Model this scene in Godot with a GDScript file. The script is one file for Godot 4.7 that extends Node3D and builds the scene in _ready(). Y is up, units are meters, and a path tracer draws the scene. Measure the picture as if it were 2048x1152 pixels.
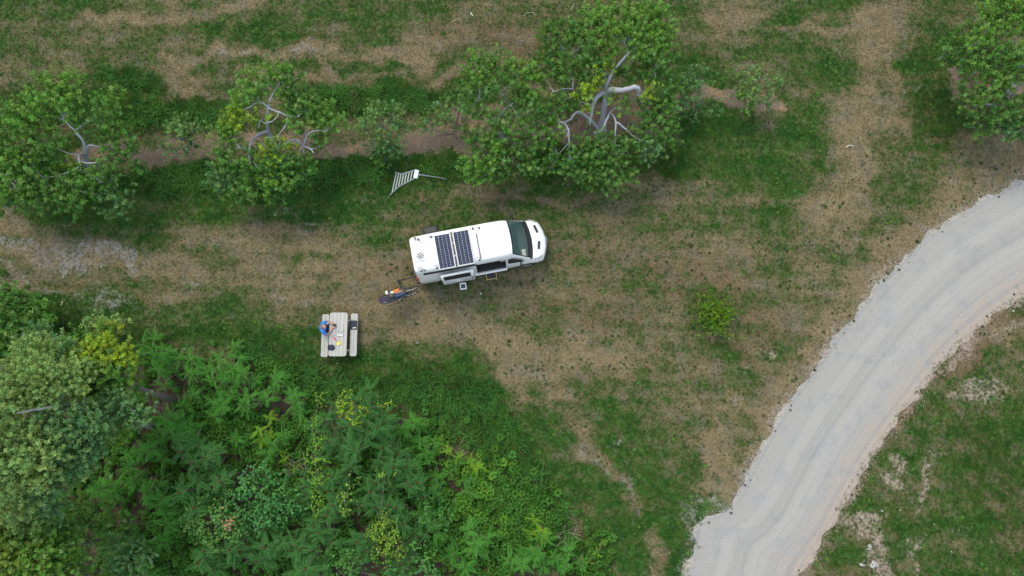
extends Node3D
# An orchard edge from the air: a white camper van, a picnic table and two bicycles on dry grass between a row of
# old apple trees, a sumac thicket and a gravel road. Metres, y up; image right is +x, away from the thicket is -z.

const EYE_HEIGHT := 32.0
const EYE_TILT := 0.157
const FOCAL := 1422.0
const FIELD_X := 33.0
const FIELD_Z0 := -20.0
const FIELD_Z1 := 19.0
const GRID_W := 264
const GRID_H := 156
const MAP_W := 1650
const MAP_H := 975

var rng := RandomNumberGenerator.new()
var used := {}
var mats := {}
var green_field := PackedFloat32Array()
var bare_field := PackedFloat32Array()
var mulch_field := PackedFloat32Array()
var soil_field := PackedFloat32Array()
var rust_field := PackedFloat32Array()
var tall_field := PackedFloat32Array()
var green_map := PackedFloat32Array()
var cover_map := PackedByteArray()
var tone_map := PackedByteArray()
var ash_map := PackedByteArray()

# ------------------------------------------------------------------ survey
# A survey point (column, row of the aerial survey sheet) at height h, in metres on the site.
func site(u: float, v: float, h: float = 0.0) -> Vector3:
	var dx := (u - 1024.0) / FOCAL
	var dy := -(v - 576.0) / FOCAL
	var fwd := Vector3(0, -cos(EYE_TILT), -sin(EYE_TILT))
	var up := Vector3(0, sin(EYE_TILT), -cos(EYE_TILT))
	var d := fwd + Vector3(dx, 0, 0) + up * dy
	var eye := Vector3(0, EYE_HEIGHT, EYE_HEIGHT * tan(EYE_TILT))
	return eye + d * ((h - EYE_HEIGHT) / d.y)

# ------------------------------------------------------------------ mesh builder
class Builder:
	var v := PackedVector3Array()
	var n := PackedVector3Array()
	var c := PackedColorArray()
	var uv := PackedVector2Array()
	var i := PackedInt32Array()
	var col := Color.WHITE
	func vert(p: Vector3, nn: Vector3, t := Vector2.ZERO) -> int:
		v.push_back(p); n.push_back(nn); c.push_back(col); uv.push_back(t)
		return v.size() - 1
	func tri(a: Vector3, b: Vector3, d: Vector3) -> void:
		var nn := (d - a).cross(b - a)
		if nn.length_squared() < 1e-16: return
		nn = nn.normalized()
		var k := vert(a, nn)
		vert(b, nn); vert(d, nn)
		i.push_back(k); i.push_back(k + 1); i.push_back(k + 2)
	func quad(a: Vector3, b: Vector3, d: Vector3, e: Vector3) -> void:
		tri(a, b, d); tri(a, d, e)
	# chamfered box
	func box(center: Vector3, size: Vector3, bevel := 0.0, basis := Basis()) -> void:
		var h := size * 0.5
		var b: float = min(bevel, min(h.x, min(h.y, h.z)) * 0.9)
		var ax := [Vector3.RIGHT, Vector3.UP, Vector3.BACK]
		for k in 3:
			var a1: Vector3 = ax[k]; var a2: Vector3 = ax[(k + 1) % 3]; var a3: Vector3 = ax[(k + 2) % 3]
			var h1: float = h[k]; var h2: float = h[(k + 1) % 3]; var h3: float = h[(k + 2) % 3]
			for s: float in [-1.0, 1.0]:
				var o := a1 * h1 * s
				var q := [o + a2 * (h2 - b) + a3 * (h3 - b), o - a2 * (h2 - b) + a3 * (h3 - b), o - a2 * (h2 - b) - a3 * (h3 - b), o + a2 * (h2 - b) - a3 * (h3 - b)]
				if s > 0: q.reverse()
				quad(center + basis * q[0], center + basis * q[1], center + basis * q[2], center + basis * q[3])
				if b > 0.0:
					for s2: float in [-1.0, 1.0]:
						var e0 := a1 * h1 * s + a2 * (h2 - b) * s2
						var e1 := a1 * (h1 - b) * s + a2 * h2 * s2
						var z := a3 * (h3 - b)
						if s * s2 > 0:
							quad(center + basis * (e0 + z), center + basis * (e0 - z), center + basis * (e1 - z), center + basis * (e1 + z))
						else:
							quad(center + basis * (e0 - z), center + basis * (e0 + z), center + basis * (e1 + z), center + basis * (e1 - z))
		if b > 0.0:
			for sx: float in [-1.0, 1.0]:
				for sy: float in [-1.0, 1.0]:
					for sz: float in [-1.0, 1.0]:
						var p := Vector3(h.x * sx, (h.y - b) * sy, (h.z - b) * sz)
						var q := Vector3((h.x - b) * sx, h.y * sy, (h.z - b) * sz)
						var r := Vector3((h.x - b) * sx, (h.y - b) * sy, h.z * sz)
						if sx * sy * sz > 0: tri(center + basis * p, center + basis * r, center + basis * q)
						else: tri(center + basis * p, center + basis * q, center + basis * r)
	func tube(path: PackedVector3Array, radii: PackedFloat32Array, sides := 8, capped := true) -> void:
		var m := path.size()
		var prev := Vector3.ZERO
		var first := v.size()
		for k in m:
			var t := (path[min(k + 1, m - 1)] - path[max(k - 1, 0)]).normalized()
			if prev == Vector3.ZERO:
				prev = t.cross(Vector3.UP) if absf(t.y) < 0.9 else t.cross(Vector3.RIGHT)
			var a := (prev - t * prev.dot(t)).normalized()
			prev = a
			var b := t.cross(a)
			for s in sides:
				var ang := TAU * s / sides
				var d := a * cos(ang) + b * sin(ang)
				vert(path[k] + d * radii[k], d, Vector2(float(s) / sides, float(k) / m))
		for k in m - 1:
			for s in sides:
				var p := first + k * sides + s
				var q := first + k * sides + (s + 1) % sides
				i.append_array(PackedInt32Array([p, p + sides, q, q, p + sides, q + sides]))
		if capped:
			for e in [0, m - 1]:
				var dir := (path[0] - path[1]).normalized() if e == 0 else (path[m - 1] - path[m - 2]).normalized()
				var cc := vert(path[e], dir)
				var f2 := v.size()
				for s in sides:
					vert(v[first + e * sides + s], dir)
				for s in sides:
					i.append_array(PackedInt32Array([cc, f2 + s, f2 + (s + 1) % sides] if e == 0 else [cc, f2 + (s + 1) % sides, f2 + s]))
	func rod(a: Vector3, b: Vector3, r: float, sides := 8) -> void:
		tube(PackedVector3Array([a, b]), PackedFloat32Array([r, r]), sides)
	func ball(p: Vector3, r: Vector3, rings := 8, segs := 12) -> void:
		var f := v.size()
		for a in rings + 1:
			var th := PI * a / rings
			for s in segs:
				var ph := TAU * s / segs
				var d := Vector3(sin(th) * cos(ph), cos(th), sin(th) * sin(ph))
				vert(p + d * r, (d / r).normalized())
		for a in rings:
			for s in segs:
				var p0 := f + a * segs + s
				var p1 := f + a * segs + (s + 1) % segs
				i.append_array(PackedInt32Array([p0, p0 + segs, p1, p1, p0 + segs, p1 + segs]))
	# profile of (radius, y) turned about the y axis at p
	func lathe(p: Vector3, prof: PackedVector2Array, segs := 20) -> void:
		for k in prof.size() - 1:
			for s in segs:
				var a0 := TAU * s / segs
				var a1 := TAU * (s + 1) / segs
				var d0 := Vector3(cos(a0), 0, sin(a0)); var d1 := Vector3(cos(a1), 0, sin(a1))
				quad(p + d0 * prof[k].x + Vector3.UP * prof[k].y, p + d0 * prof[k + 1].x + Vector3.UP * prof[k + 1].y, p + d1 * prof[k + 1].x + Vector3.UP * prof[k + 1].y, p + d1 * prof[k].x + Vector3.UP * prof[k].y)
	# ring about axis
	func torus(p: Vector3, axis: Vector3, big: float, small: float, segs := 28, sides := 8) -> void:
		var a := axis.cross(Vector3.UP) if absf(axis.y) < 0.9 else axis.cross(Vector3.RIGHT)
		a = a.normalized()
		var b := axis.cross(a)
		var f := v.size()
		for s in segs:
			var ang := TAU * s / segs
			var d := a * cos(ang) + b * sin(ang)
			for t in sides:
				var th := TAU * t / sides
				var nn := d * cos(th) + axis * sin(th)
				vert(p + d * big + nn * small, nn)
		for s in segs:
			for t in sides:
				var p0 := f + s * sides + t
				var p1 := f + s * sides + (t + 1) % sides
				var q0 := f + ((s + 1) % segs) * sides + t
				var q1 := f + ((s + 1) % segs) * sides + (t + 1) % sides
				i.append_array(PackedInt32Array([p0, p1, q0, p1, q1, q0]))
	# a thin leaf with a fold along its midrib
	func leaf(b: Vector3, d: Vector3, up: Vector3, l: float, w: float, fold := 0.25, droop := 0.15) -> void:
		var side := d.cross(up).normalized()
		var u2 := side.cross(d).normalized()
		var mid := b + d * l * 0.45
		var tip := b + d * l - u2 * l * droop
		var p := mid + side * w * 0.5 + u2 * w * fold
		var q := mid - side * w * 0.5 + u2 * w * fold
		tri(b, tip, p); tri(b, q, tip)
	func commit() -> ArrayMesh:
		var arr := []
		arr.resize(Mesh.ARRAY_MAX)
		arr[Mesh.ARRAY_VERTEX] = v
		arr[Mesh.ARRAY_NORMAL] = n
		arr[Mesh.ARRAY_COLOR] = c
		arr[Mesh.ARRAY_TEX_UV] = uv
		arr[Mesh.ARRAY_INDEX] = i
		var m := ArrayMesh.new()
		m.add_surface_from_arrays(Mesh.PRIMITIVE_TRIANGLES, arr)
		return m

# ------------------------------------------------------------------ scene helpers
func numbered(called: String) -> String:
	if not used.has(called):
		used[called] = 0
		return called
	used[called] += 1
	return "%s_%03d" % [called, used[called]]

func thing(called: String, label: String, category: String, at := Vector3.ZERO, turn := 0.0, group := "") -> Node3D:
	var o := Node3D.new()
	o.name = numbered(called)
	add_child(o)
	o.position = at
	o.rotation.y = turn
	o.set_meta("label", label)
	o.set_meta("category", category)
	if group: o.set_meta("group", group)
	return o

func part(called: String, mesh, mat: Material, parent: Node3D, at := Vector3.ZERO) -> MeshInstance3D:
	var o := MeshInstance3D.new()
	o.mesh = mesh.commit() if mesh is Builder else mesh
	o.material_override = mat
	o.name = called
	o.position = at
	parent.add_child(o, true)
	return o

func setting(called: String, mesh, mat: Material) -> MeshInstance3D:
	var o := part(numbered(called), mesh, mat, self)
	o.set_meta("kind", "structure")
	return o

func scatter(called: String, mesh, mat: Material, places: Array[Transform3D], tints: PackedColorArray, parent: Node3D) -> MultiMeshInstance3D:
	var mm := MultiMesh.new()
	mm.transform_format = MultiMesh.TRANSFORM_3D
	mm.use_colors = true
	mm.mesh = mesh.commit() if mesh is Builder else mesh
	mm.instance_count = places.size()
	for k in places.size():
		mm.set_instance_transform(k, places[k])
		mm.set_instance_color(k, tints[k])
	var o := MultiMeshInstance3D.new()
	o.multimesh = mm
	o.material_override = mat
	o.name = called
	parent.add_child(o, true)
	o.set_meta("kind", "stuff")
	return o

func srgb(c: Color) -> Color:
	return c.linear_to_srgb()

func paint(called: String, lin: Color, rough := 0.6, metal := 0.0) -> StandardMaterial3D:
	var m := StandardMaterial3D.new()
	m.resource_name = called
	m.albedo_color = srgb(lin)
	m.roughness = rough
	m.metallic = metal
	mats[called] = m
	return m

func noise_tex(freq: float, seed_: int, lo: Color, hi: Color, w := 256, h := 256, oct := 4) -> NoiseTexture2D:
	var f := FastNoiseLite.new()
	f.seed = seed_; f.frequency = freq; f.fractal_octaves = oct
	var t := NoiseTexture2D.new()
	t.width = w; t.height = h; t.seamless = true; t.noise = f
	var g := Gradient.new()
	g.set_color(0, lo.linear_to_srgb()); g.set_color(1, hi.linear_to_srgb())
	t.color_ramp = g
	return t

func leaf_mat(called: String, rough := 0.55, through := 0.5) -> StandardMaterial3D:
	var m := paint(called, Color.WHITE, rough)
	m.vertex_color_use_as_albedo = true
	m.backlight_enabled = true
	m.backlight = Color(through, through, through)
	m.cull_mode = BaseMaterial3D.CULL_DISABLED
	m.metallic_specular = 0.12
	return m

func jit(c: Color, amount: float) -> Color:
	var k := 1.0 + rng.randf_range(-amount, amount)
	var w := rng.randf_range(-amount, amount) * 0.4
	return Color(clampf(c.r * k * (1.0 + w), 0, 1), clampf(c.g * k, 0, 1), clampf(c.b * k * (1.0 - w), 0, 1))

func any_dir() -> Vector3:
	var y := rng.randf_range(-1, 1)
	var a := rng.randf() * TAU
	var r := sqrt(1.0 - y * y)
	return Vector3(r * cos(a), y, r * sin(a))

func along(axis: Vector3, spin: float, size: Vector3) -> Basis:
	var y := axis.normalized()
	var x := y.cross(Vector3.UP) if absf(y.y) < 0.95 else y.cross(Vector3.RIGHT)
	x = x.normalized()
	var z := x.cross(y)
	return Basis(x, y, z).rotated(y, spin) * Basis.from_scale(size)

# smooth body of tapered capsules, meshed as surface nets
func body_mesh(bones: Array, cell: float, blend: float) -> ArrayMesh:
	var lo := Vector3(1e9, 1e9, 1e9); var hi := -lo
	for b in bones:
		var r: float = max(b[2], b[3]) + cell * 3.0
		lo = lo.min(b[0] - Vector3.ONE * r).min(b[1] - Vector3.ONE * r)
		hi = hi.max(b[0] + Vector3.ONE * r).max(b[1] + Vector3.ONE * r)
	var nx := int(ceil((hi.x - lo.x) / cell)) + 1
	var ny := int(ceil((hi.y - lo.y) / cell)) + 1
	var nz := int(ceil((hi.z - lo.z) / cell)) + 1
	var f := PackedFloat32Array()
	f.resize(nx * ny * nz)
	f.fill(1.0)
	for b in bones:
		var p: Vector3 = b[0]; var q: Vector3 = b[1]
		var ra: float = b[2]; var rb: float = b[3]
		var reach: float = max(ra, rb) + blend + cell * 2.0
		var l := ((p.min(q) - Vector3.ONE * reach - lo) / cell).floor().max(Vector3.ZERO)
		var h := ((p.max(q) + Vector3.ONE * reach - lo) / cell).ceil()
		var d := q - p
		var dd: float = max(d.length_squared(), 1e-9)
		for z in range(int(l.z), min(int(h.z) + 1, nz)):
			for y in range(int(l.y), min(int(h.y) + 1, ny)):
				var row := (z * ny + y) * nx
				for x in range(int(l.x), min(int(h.x) + 1, nx)):
					var w := lo + Vector3(x, y, z) * cell
					var t := clampf((w - p).dot(d) / dd, 0.0, 1.0)
					var e := w.distance_to(p + d * t) - lerpf(ra, rb, t)
					var old := f[row + x]
					var g: float = max(blend - absf(old - e), 0.0) / blend
					f[row + x] = min(old, e) - g * g * blend * 0.25
	var B := Builder.new()
	var ids := {}
	var off := [Vector3i(0, 0, 0), Vector3i(1, 0, 0), Vector3i(0, 1, 0), Vector3i(1, 1, 0), Vector3i(0, 0, 1), Vector3i(1, 0, 1), Vector3i(0, 1, 1), Vector3i(1, 1, 1)]
	var edges := [[0, 1], [2, 3], [4, 5], [6, 7], [0, 2], [1, 3], [4, 6], [5, 7], [0, 4], [1, 5], [2, 6], [3, 7]]
	for z in nz - 1:
		for y in ny - 1:
			for x in nx - 1:
				var at := (z * ny + y) * nx + x
				var s0 := f[at] < 0.0
				var mixed := false
				for k in range(1, 8):
					var o: Vector3i = off[k]
					if (f[at + (o.z * ny + o.y) * nx + o.x] < 0.0) != s0:
						mixed = true
						break
				if not mixed: continue
				var vals := []
				for k in 8:
					var o: Vector3i = off[k]
					vals.append(f[at + (o.z * ny + o.y) * nx + o.x])
				var sum := Vector3.ZERO
				var cnt := 0
				for e in edges:
					var a: float = vals[e[0]]; var b2: float = vals[e[1]]
					if (a < 0.0) != (b2 < 0.0):
						sum += Vector3(off[e[0]]).lerp(Vector3(off[e[1]]), a / (a - b2))
						cnt += 1
				var gx: float = vals[1] + vals[3] + vals[5] + vals[7] - vals[0] - vals[2] - vals[4] - vals[6]
				var gy: float = vals[2] + vals[3] + vals[6] + vals[7] - vals[0] - vals[1] - vals[4] - vals[5]
				var gz: float = vals[4] + vals[5] + vals[6] + vals[7] - vals[0] - vals[1] - vals[2] - vals[3]
				ids[at] = B.vert(lo + (Vector3(x, y, z) + sum / cnt) * cell, Vector3(gx, gy, gz).normalized())
	var sx := 1; var sy := nx; var sz := nx * ny
	for at in ids:
		var a := f[at] < 0.0
		for m in [[sx, sy, sz], [sy, sz, sx], [sz, sx, sy]]:
			if (f[at + m[0]] < 0.0) != a:
				var q0 = at; var q1 = at - m[1]; var q2 = at - m[1] - m[2]; var q3 = at - m[2]
				if ids.has(q1) and ids.has(q2) and ids.has(q3):
					if a: B.i.append_array(PackedInt32Array([ids[q0], ids[q2], ids[q1], ids[q0], ids[q3], ids[q2]]))
					else: B.i.append_array(PackedInt32Array([ids[q0], ids[q1], ids[q2], ids[q0], ids[q2], ids[q3]]))
	return B.commit()

# ------------------------------------------------------------------ ground
# Brush a stroke of survey points into a field: every cell near the stroke moves towards `value`.
func brush(field: PackedFloat32Array, pts: Array, radius: float, value: float, strength := 1.0) -> PackedFloat32Array:
	var r := radius / 44.0
	var last := site(pts[0], pts[1])
	for k in range(0, pts.size(), 2):
		var p := site(pts[k], pts[k + 1])
		var a := Vector2(last.x, last.z); var b := Vector2(p.x, p.z)
		if k == 0 and pts.size() > 2:
			continue
		last = p
		var sx := GRID_W / (FIELD_X * 2.0); var sz := GRID_H / (FIELD_Z1 - FIELD_Z0)
		var x0 := int(max(0, (min(a.x, b.x) - r * 1.6 + FIELD_X) * sx)); var x1 := int(min(GRID_W - 1, (max(a.x, b.x) + r * 1.6 + FIELD_X) * sx + 1))
		var z0 := int(max(0, (min(a.y, b.y) - r * 1.6 - FIELD_Z0) * sz)); var z1 := int(min(GRID_H - 1, (max(a.y, b.y) + r * 1.6 - FIELD_Z0) * sz + 1))
		var d := b - a
		var dd: float = max(d.length_squared(), 1e-6)
		for z in range(z0, z1 + 1):
			for x in range(x0, x1 + 1):
				var w := Vector2(x / sx - FIELD_X, z / sz + FIELD_Z0)
				var t := clampf((w - a).dot(d) / dd, 0, 1)
				var e := w.distance_to(a + d * t) / r
				if e < 1.6:
					var s := 1.0 - smoothstep(0.35, 1.6, e)
					field[z * GRID_W + x] = lerpf(field[z * GRID_W + x], value, s * strength)
	return field

func survey_ground() -> void:
	for f in [green_field, bare_field, mulch_field, soil_field, rust_field, tall_field]: pass
	var size := GRID_W * GRID_H
	green_field.resize(size); green_field.fill(0.54)
	bare_field.resize(size); mulch_field.resize(size); soil_field.resize(size); rust_field.resize(size); tall_field.resize(size)
	var G := [
		# alley beyond the tree row
		[[-100, 20, 200, 40], 60, .72], [[-100, 110, 240, 100], 55, .50], [[250, 90, 420, 70], 40, .55], [[420, 60, 600, 50], 34, .74], [[640, 20, 860, 28], 30, .70], [[860, 60, 1040, 30], 40, .46], [[1100, 10, 1500, 10], 26, .38],
		[[160, 42, 350, 22, 520, 12], 15, .16], [[320, 122, 470, 108, 620, 100, 780, 104], 12, .16], [[780, 106, 900, 84, 1060, 66], 16, .14], [[900, 70, 1060, 100], 30, .40], [[480, 128, 640, 140], 18, .78], [[660, 130, 800, 142], 18, .80], [[820, 126, 920, 130], 20, .66],
		[[340, 150, 420, 195], 22, .10], [[520, 150, 700, 162, 860, 165, 940, 150], 13, .10], [[645, 112, 690, 150], 8, .1], [[740, 112, 850, 118], 14, .08], [[700, 175, 850, 182], 10, .2],
		[[-100, 190, 120, 215, 300, 215], 34, .86], [[190, 150, 300, 165], 22, .9], [[300, 225, 420, 220], 26, .92], [[600, 192, 830, 190], 30, .92], [[830, 200, 930, 190], 26, .8], [[1000, 110, 1060, 160], 30, .34],
		# under and below the tree row
		[[-100, 330, 300, 330, 430, 370, 640, 350, 900, 335], 46, .94], [[-60, 400, 200, 420, 420, 410], 40, .94], [[300, 430, 480, 440], 34, .80], [[550, 420, 760, 410], 22, .90], [[700, 400, 880, 380], 28, .82], [[850, 340, 940, 330], 20, .98],
		[[900, 390, 1060, 380], 18, .42], [[940, 408, 1200, 396], 10, .30], [[760, 420, 960, 410], 14, .58], [[560, 455, 800, 440, 1000, 425], 14, .70], [[1040, 425, 1200, 412], 16, .80],
		[[1100, 330, 1350, 350], 50, .9], [[1330, 60, 1420, 250, 1500, 320, 1560, 420], 70, .86], [[1580, 260, 1620, 330], 40, .86], [[1540, 40, 1740, 26], 30, .78], [[1560, 100, 1680, 140, 1690, 200], 40, .72], [[1540, 60, 1740, 46], 10, .26], [[1340, 60, 1460, 40], 24, .44], [[1410, 25, 1480, 40], 20, .22],
		[[1250, 370, 1350, 390], 22, .3], [[1380, 395, 1520, 400], 26, .5], [[1200, 420, 1400, 440], 24, .58],
		# the crossing track at the right
		[[1775, -20, 1755, 60, 1740, 130, 1730, 210, 1710, 290], 38, .20], [[1780, 120, 1795, 150], 22, .06], [[1690, 230, 1760, 230], 34, .14], [[1700, 280, 1700, 340, 1640, 420], 46, .14], [[1800, 230, 1800, 190], 16, .12], [[1880, 50, 1960, 20], 22, .34], [[1850, 70, 1800, 100], 16, .22],
		[[1830, 120, 1900, 90, 1900, 250], 46, .88], [[1830, 200, 1840, 270], 34, .80], [[1820, 320, 1900, 310], 30, .58], [[1770, 370, 1850, 350], 26, .66], [[1940, 300, 2100, 290], 22, .14],
		[[2100, 300, 2000, 345, 1890, 400, 1800, 490, 1730, 575, 1660, 660, 1600, 740, 1550, 820, 1510, 900, 1460, 960], 34, .12], [[1720, 440, 1690, 500], 24, .2],
		# the dry field round the van
		[[1120, 470, 1400, 470, 1560, 520], 52, .43], [[1120, 560, 1400, 560, 1560, 620], 56, .44], [[1060, 620, 1300, 660, 1500, 720], 52, .46], [[1620, 480, 1600, 600], 40, .38],
		[[1540, 460, 1560, 540], 26, .55], [[1400, 630, 1460, 660], 38, .62], [[1440, 700, 1480, 740], 30, .6], [[1280, 480, 1330, 470], 26, .5],
		[[1040, 730, 1130, 740, 1230, 730], 36, .03], [[1140, 700, 1210, 720], 28, .06], [[1120, 780, 1190, 880], 22, .14], [[820, 590, 930, 640, 1020, 690], 30, .14], [[960, 600, 1060, 590], 34, .3],
		[[430, 500, 640, 500, 800, 520], 30, .24], [[560, 540, 780, 570], 34, .30], [[640, 600, 740, 605], 22, .08], [[730, 640, 820, 650], 40, .14], [[600, 530, 640, 545], 26, .56], [[520, 480, 660, 470], 20, .4], [[740, 500, 810, 480], 24, .56], [[560, 590, 640, 605], 26, .34],
		[[100, 470, 320, 470, 480, 455], 22, .60], [[330, 510, 440, 530], 26, .52], [[150, 560, 320, 575, 560, 570], 22, .36], [[20, 560, 180, 580], 16, .4], [[380, 560, 520, 548], 18, .62], [[-50, 432, 60, 445, 110, 490], 22, .12],
		[[-60, 505, 300, 528, 560, 552, 780, 575], 18, .22], [[330, 495, 480, 500], 22, .46], [[250, 555, 480, 580], 16, .5], [[690, 600, 880, 640, 1040, 712, 1150, 830, 1230, 935], 26, .14], [[430, 470, 600, 480, 800, 520], 14, .2],
		# lower lawn
		[[60, 620, 240, 640, 500, 660, 600, 690], 40, .92], [[300, 640, 520, 620], 22, .78], [[560, 640, 630, 620], 26, .5], [[600, 740, 760, 740, 860, 720], 34, .84], [[820, 690, 900, 690], 24, .5], [[700, 790, 900, 770], 40, .92], [[860, 760, 960, 800, 1020, 880], 46, .9],
		[[980, 790, 1060, 880, 1150, 980], 40, .86], [[1090, 800, 1120, 830], 20, .78], [[1200, 830, 1260, 900, 1340, 1000], 44, .74], [[1180, 760, 1330, 800], 40, .56], [[1290, 760, 1400, 860], 46, .5], [[1400, 760, 1460, 860], 40, .36],
		[[1150, 960, 1220, 1080, 1250, 1180], 50, .86], [[1330, 960, 1380, 1050, 1340, 1140], 46, .9], [[1260, 960, 1300, 1060], 20, .72], [[1310, 1080, 1300, 1180], 20, .22], [[1430, 890, 1470, 930, 1430, 960], 26, .1], [[1090, 800, 1200, 900, 1230, 940], 10, .3], [[1240, 950, 1290, 1010], 14, .34],
		# beyond the road
		[[2100, 720, 1900, 820, 1800, 980, 1700, 1180], 60, .70], [[2100, 850, 1950, 1000, 1850, 1200], 90, .74], [[2100, 1000, 2000, 1150], 80, .72], [[1960, 660, 2060, 690], 34, .3], [[2040, 640, 1920, 720], 20, .2], [[1660, 1100, 1690, 1150], 20, .6],
	]
	for s in G: green_field = brush(green_field, s[0], s[1], s[2], 0.92)
	var BARE := [
		[[-60, 470, 60, 490, 130, 520], 26, .70], [[150, 505, 260, 510, 280, 535], 15, .74], [[100, 535, 190, 535], 8, .7], [[-60, 530, 40, 560, 150, 598, 260, 605], 9, .66], [[280, 608, 440, 625], 7, .45], [[380, 562, 410, 566], 8, .7], [[430, 480, 500, 470], 6, .3],
		[[560, 438, 648, 434], 4, .6], [[540, 580, 640, 590], 10, .45], [[720, 400, 800, 395], 8, .4], [[440, 112, 490, 104], 8, .7], [[590, 104, 640, 106], 8, .6], [[110, 45, 150, 44], 6, .4], [[1170, 890, 1215, 940], 6, .75], [[1235, 890, 1245, 900], 7, .6], [[1245, 950, 1280, 1000], 9, .5],
		[[1800, 185, 1860, 200], 10, .4], [[1700, 290, 1705, 320], 9, .4], [[830, 620, 940, 680, 1010, 700], 10, .35], [[1150, 575, 1300, 640], 20, .14], [[1480, 760, 1500, 700, 1540, 690], 12, .4], [[1450, 820, 1480, 810], 10, .5],
		[[1700, 1060, 1750, 1040], 18, .8], [[1740, 1090, 1750, 1140], 26, .9], [[1780, 950, 1790, 940], 12, .9], [[1840, 975, 1820, 1000, 1860, 910, 1880, 900], 10, .75], [[1910, 790, 1990, 770, 1980, 800], 16, .7], [[1830, 1090, 1820, 1150], 9, .7], [[1850, 1110, 1860, 1090], 9, .55], [[1920, 760, 2000, 755], 7, .6], [[1900, 710, 1990, 690, 2060, 640], 12, .6], [[1930, 1040, 1890, 1050], 9, .4], [[1720, 1030, 1680, 1060], 12, .6],
		[[1400, 1010, 1380, 1060], 20, .6], [[1960, 880, 1890, 920], 10, .4],
	]
	BARE.append([[2130, 312, 2044, 350, 1960, 400, 1880, 448, 1812, 508, 1764, 558, 1722, 608, 1682, 656, 1642, 710, 1602, 766, 1562, 826, 1532, 878, 1502, 933, 1478, 983], 9, .72])
	BARE.append([[1470, 1000, 1400, 1020, 1372, 1080, 1366, 1130, 1350, 1180], 9, .66])
	BARE.append([[2048, 594, 1985, 638, 1930, 686, 1880, 737, 1832, 798, 1792, 850, 1754, 902, 1722, 952, 1692, 1004, 1664, 1054, 1636, 1098, 1608, 1146], 9, .76])
	for s in BARE: bare_field = brush(bare_field, s[0], s[1], s[2])
	var MULCH := [
		[[240, 310, 330, 300, 440, 308], 26, 1.0], [[620, 300, 720, 290], 26, 1.0], [[800, 278, 950, 282], 24, 1.0], [[500, 280, 600, 280], 20, .8], [[140, 320, 220, 310], 20, .8], [[940, 230, 1060, 270, 1160, 280], 32, .9], [[1150, 260, 1270, 210, 1330, 230], 34, .9], [[1380, 210, 1460, 195, 1540, 192], 20, 1.0],
		[[1890, 150, 1910, 180], 16, 1.0], [[1960, 190, 2100, 190], 40, .8],
	]
	for s in MULCH: mulch_field = brush(mulch_field, s[0], s[1], s[2])
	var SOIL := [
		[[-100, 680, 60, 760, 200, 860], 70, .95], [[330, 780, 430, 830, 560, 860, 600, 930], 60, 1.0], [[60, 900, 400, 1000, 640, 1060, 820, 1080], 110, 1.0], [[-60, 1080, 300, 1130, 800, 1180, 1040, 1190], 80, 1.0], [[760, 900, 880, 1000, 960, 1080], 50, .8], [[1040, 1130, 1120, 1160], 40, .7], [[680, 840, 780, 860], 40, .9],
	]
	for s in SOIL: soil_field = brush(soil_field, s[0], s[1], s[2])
	var RUST := [
		[[1150, 500, 1400, 560, 1500, 640], 60, .55], [[1080, 610, 1260, 620], 36, .7], [[1480, 620, 1560, 650], 40, .6], [[900, 70, 1100, 60], 40, .5], [[1000, 405, 1180, 400], 16, .7], [[2060, 620, 1960, 660, 1880, 740, 1790, 860], 18, .9], [[1790, 860, 1720, 960, 1670, 1060], 14, .8], [[840, 470, 780, 580], 40, .4], [[1720, 1130, 1640, 1170], 12, .6], [[1990, 690, 1930, 720], 22, .8], [[700, 540, 860, 560], 30, .4], [[1440, 690, 1500, 720], 26, .7],
	]
	for s in RUST: rust_field = brush(rust_field, s[0], s[1], s[2])
	var TALL := [
		[[-100, 210, 300, 230, 460, 230], 40, .6], [[240, 150, 310, 170], 16, 1.0], [[330, 232, 370, 226], 18, 1.0], [[600, 195, 840, 195], 34, .8], [[-100, 330, 330, 350, 640, 340, 760, 330], 34, .7], [[860, 340, 940, 330], 20, .8], [[1100, 320, 1330, 330], 40, .5], [[500, 700, 620, 760, 760, 790], 34, .6], [[840, 770, 960, 830, 1010, 900], 44, 1.0], [[1040, 950, 1110, 1060], 30, .9], [[980, 1000, 1060, 1080], 40, .9], [[1840, 200, 1870, 260], 30, .5], [[60, 640, 300, 680], 36, .5], [[1950, 900, 2060, 1050], 60, .3],
	]
	for s in TALL: tall_field = brush(tall_field, s[0], s[1], s[2])

func near(f: PackedFloat32Array, x: float, z: float) -> float:
	var gx := clampf((x + FIELD_X) / (FIELD_X * 2.0) * GRID_W, 0, GRID_W - 1.01)
	var gz := clampf((z - FIELD_Z0) / (FIELD_Z1 - FIELD_Z0) * GRID_H, 0, GRID_H - 1.01)
	return f[int(gz) * GRID_W + int(gx)]

func noise_bytes(freq: float, seed_: int, oct := 3, w := MAP_W, h := MAP_H) -> PackedByteArray:
	var f := FastNoiseLite.new()
	f.seed = seed_; f.frequency = freq; f.fractal_octaves = oct
	f.noise_type = FastNoiseLite.TYPE_SIMPLEX
	return f.get_image(w, h, false, false, false).get_data()

const STRAW := Color(.196, .160, .094)
const TAN := Color(.132, .115, .066)
const OLIVE := Color(.080, .094, .037)
const GREEN := Color(.042, .102, .021)
const DEEP := Color(.027, .086, .018)
func grass_tone(g: float) -> Color:
	if g < .12: return STRAW
	if g < .34: return STRAW.lerp(TAN, (g - .12) / .22)
	if g < .58: return TAN.lerp(OLIVE, (g - .34) / .24)
	if g < .82: return OLIVE.lerp(GREEN, (g - .58) / .24)
	if g < 1.05: return GREEN.lerp(DEEP, (g - .82) / .23)
	return DEEP

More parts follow.
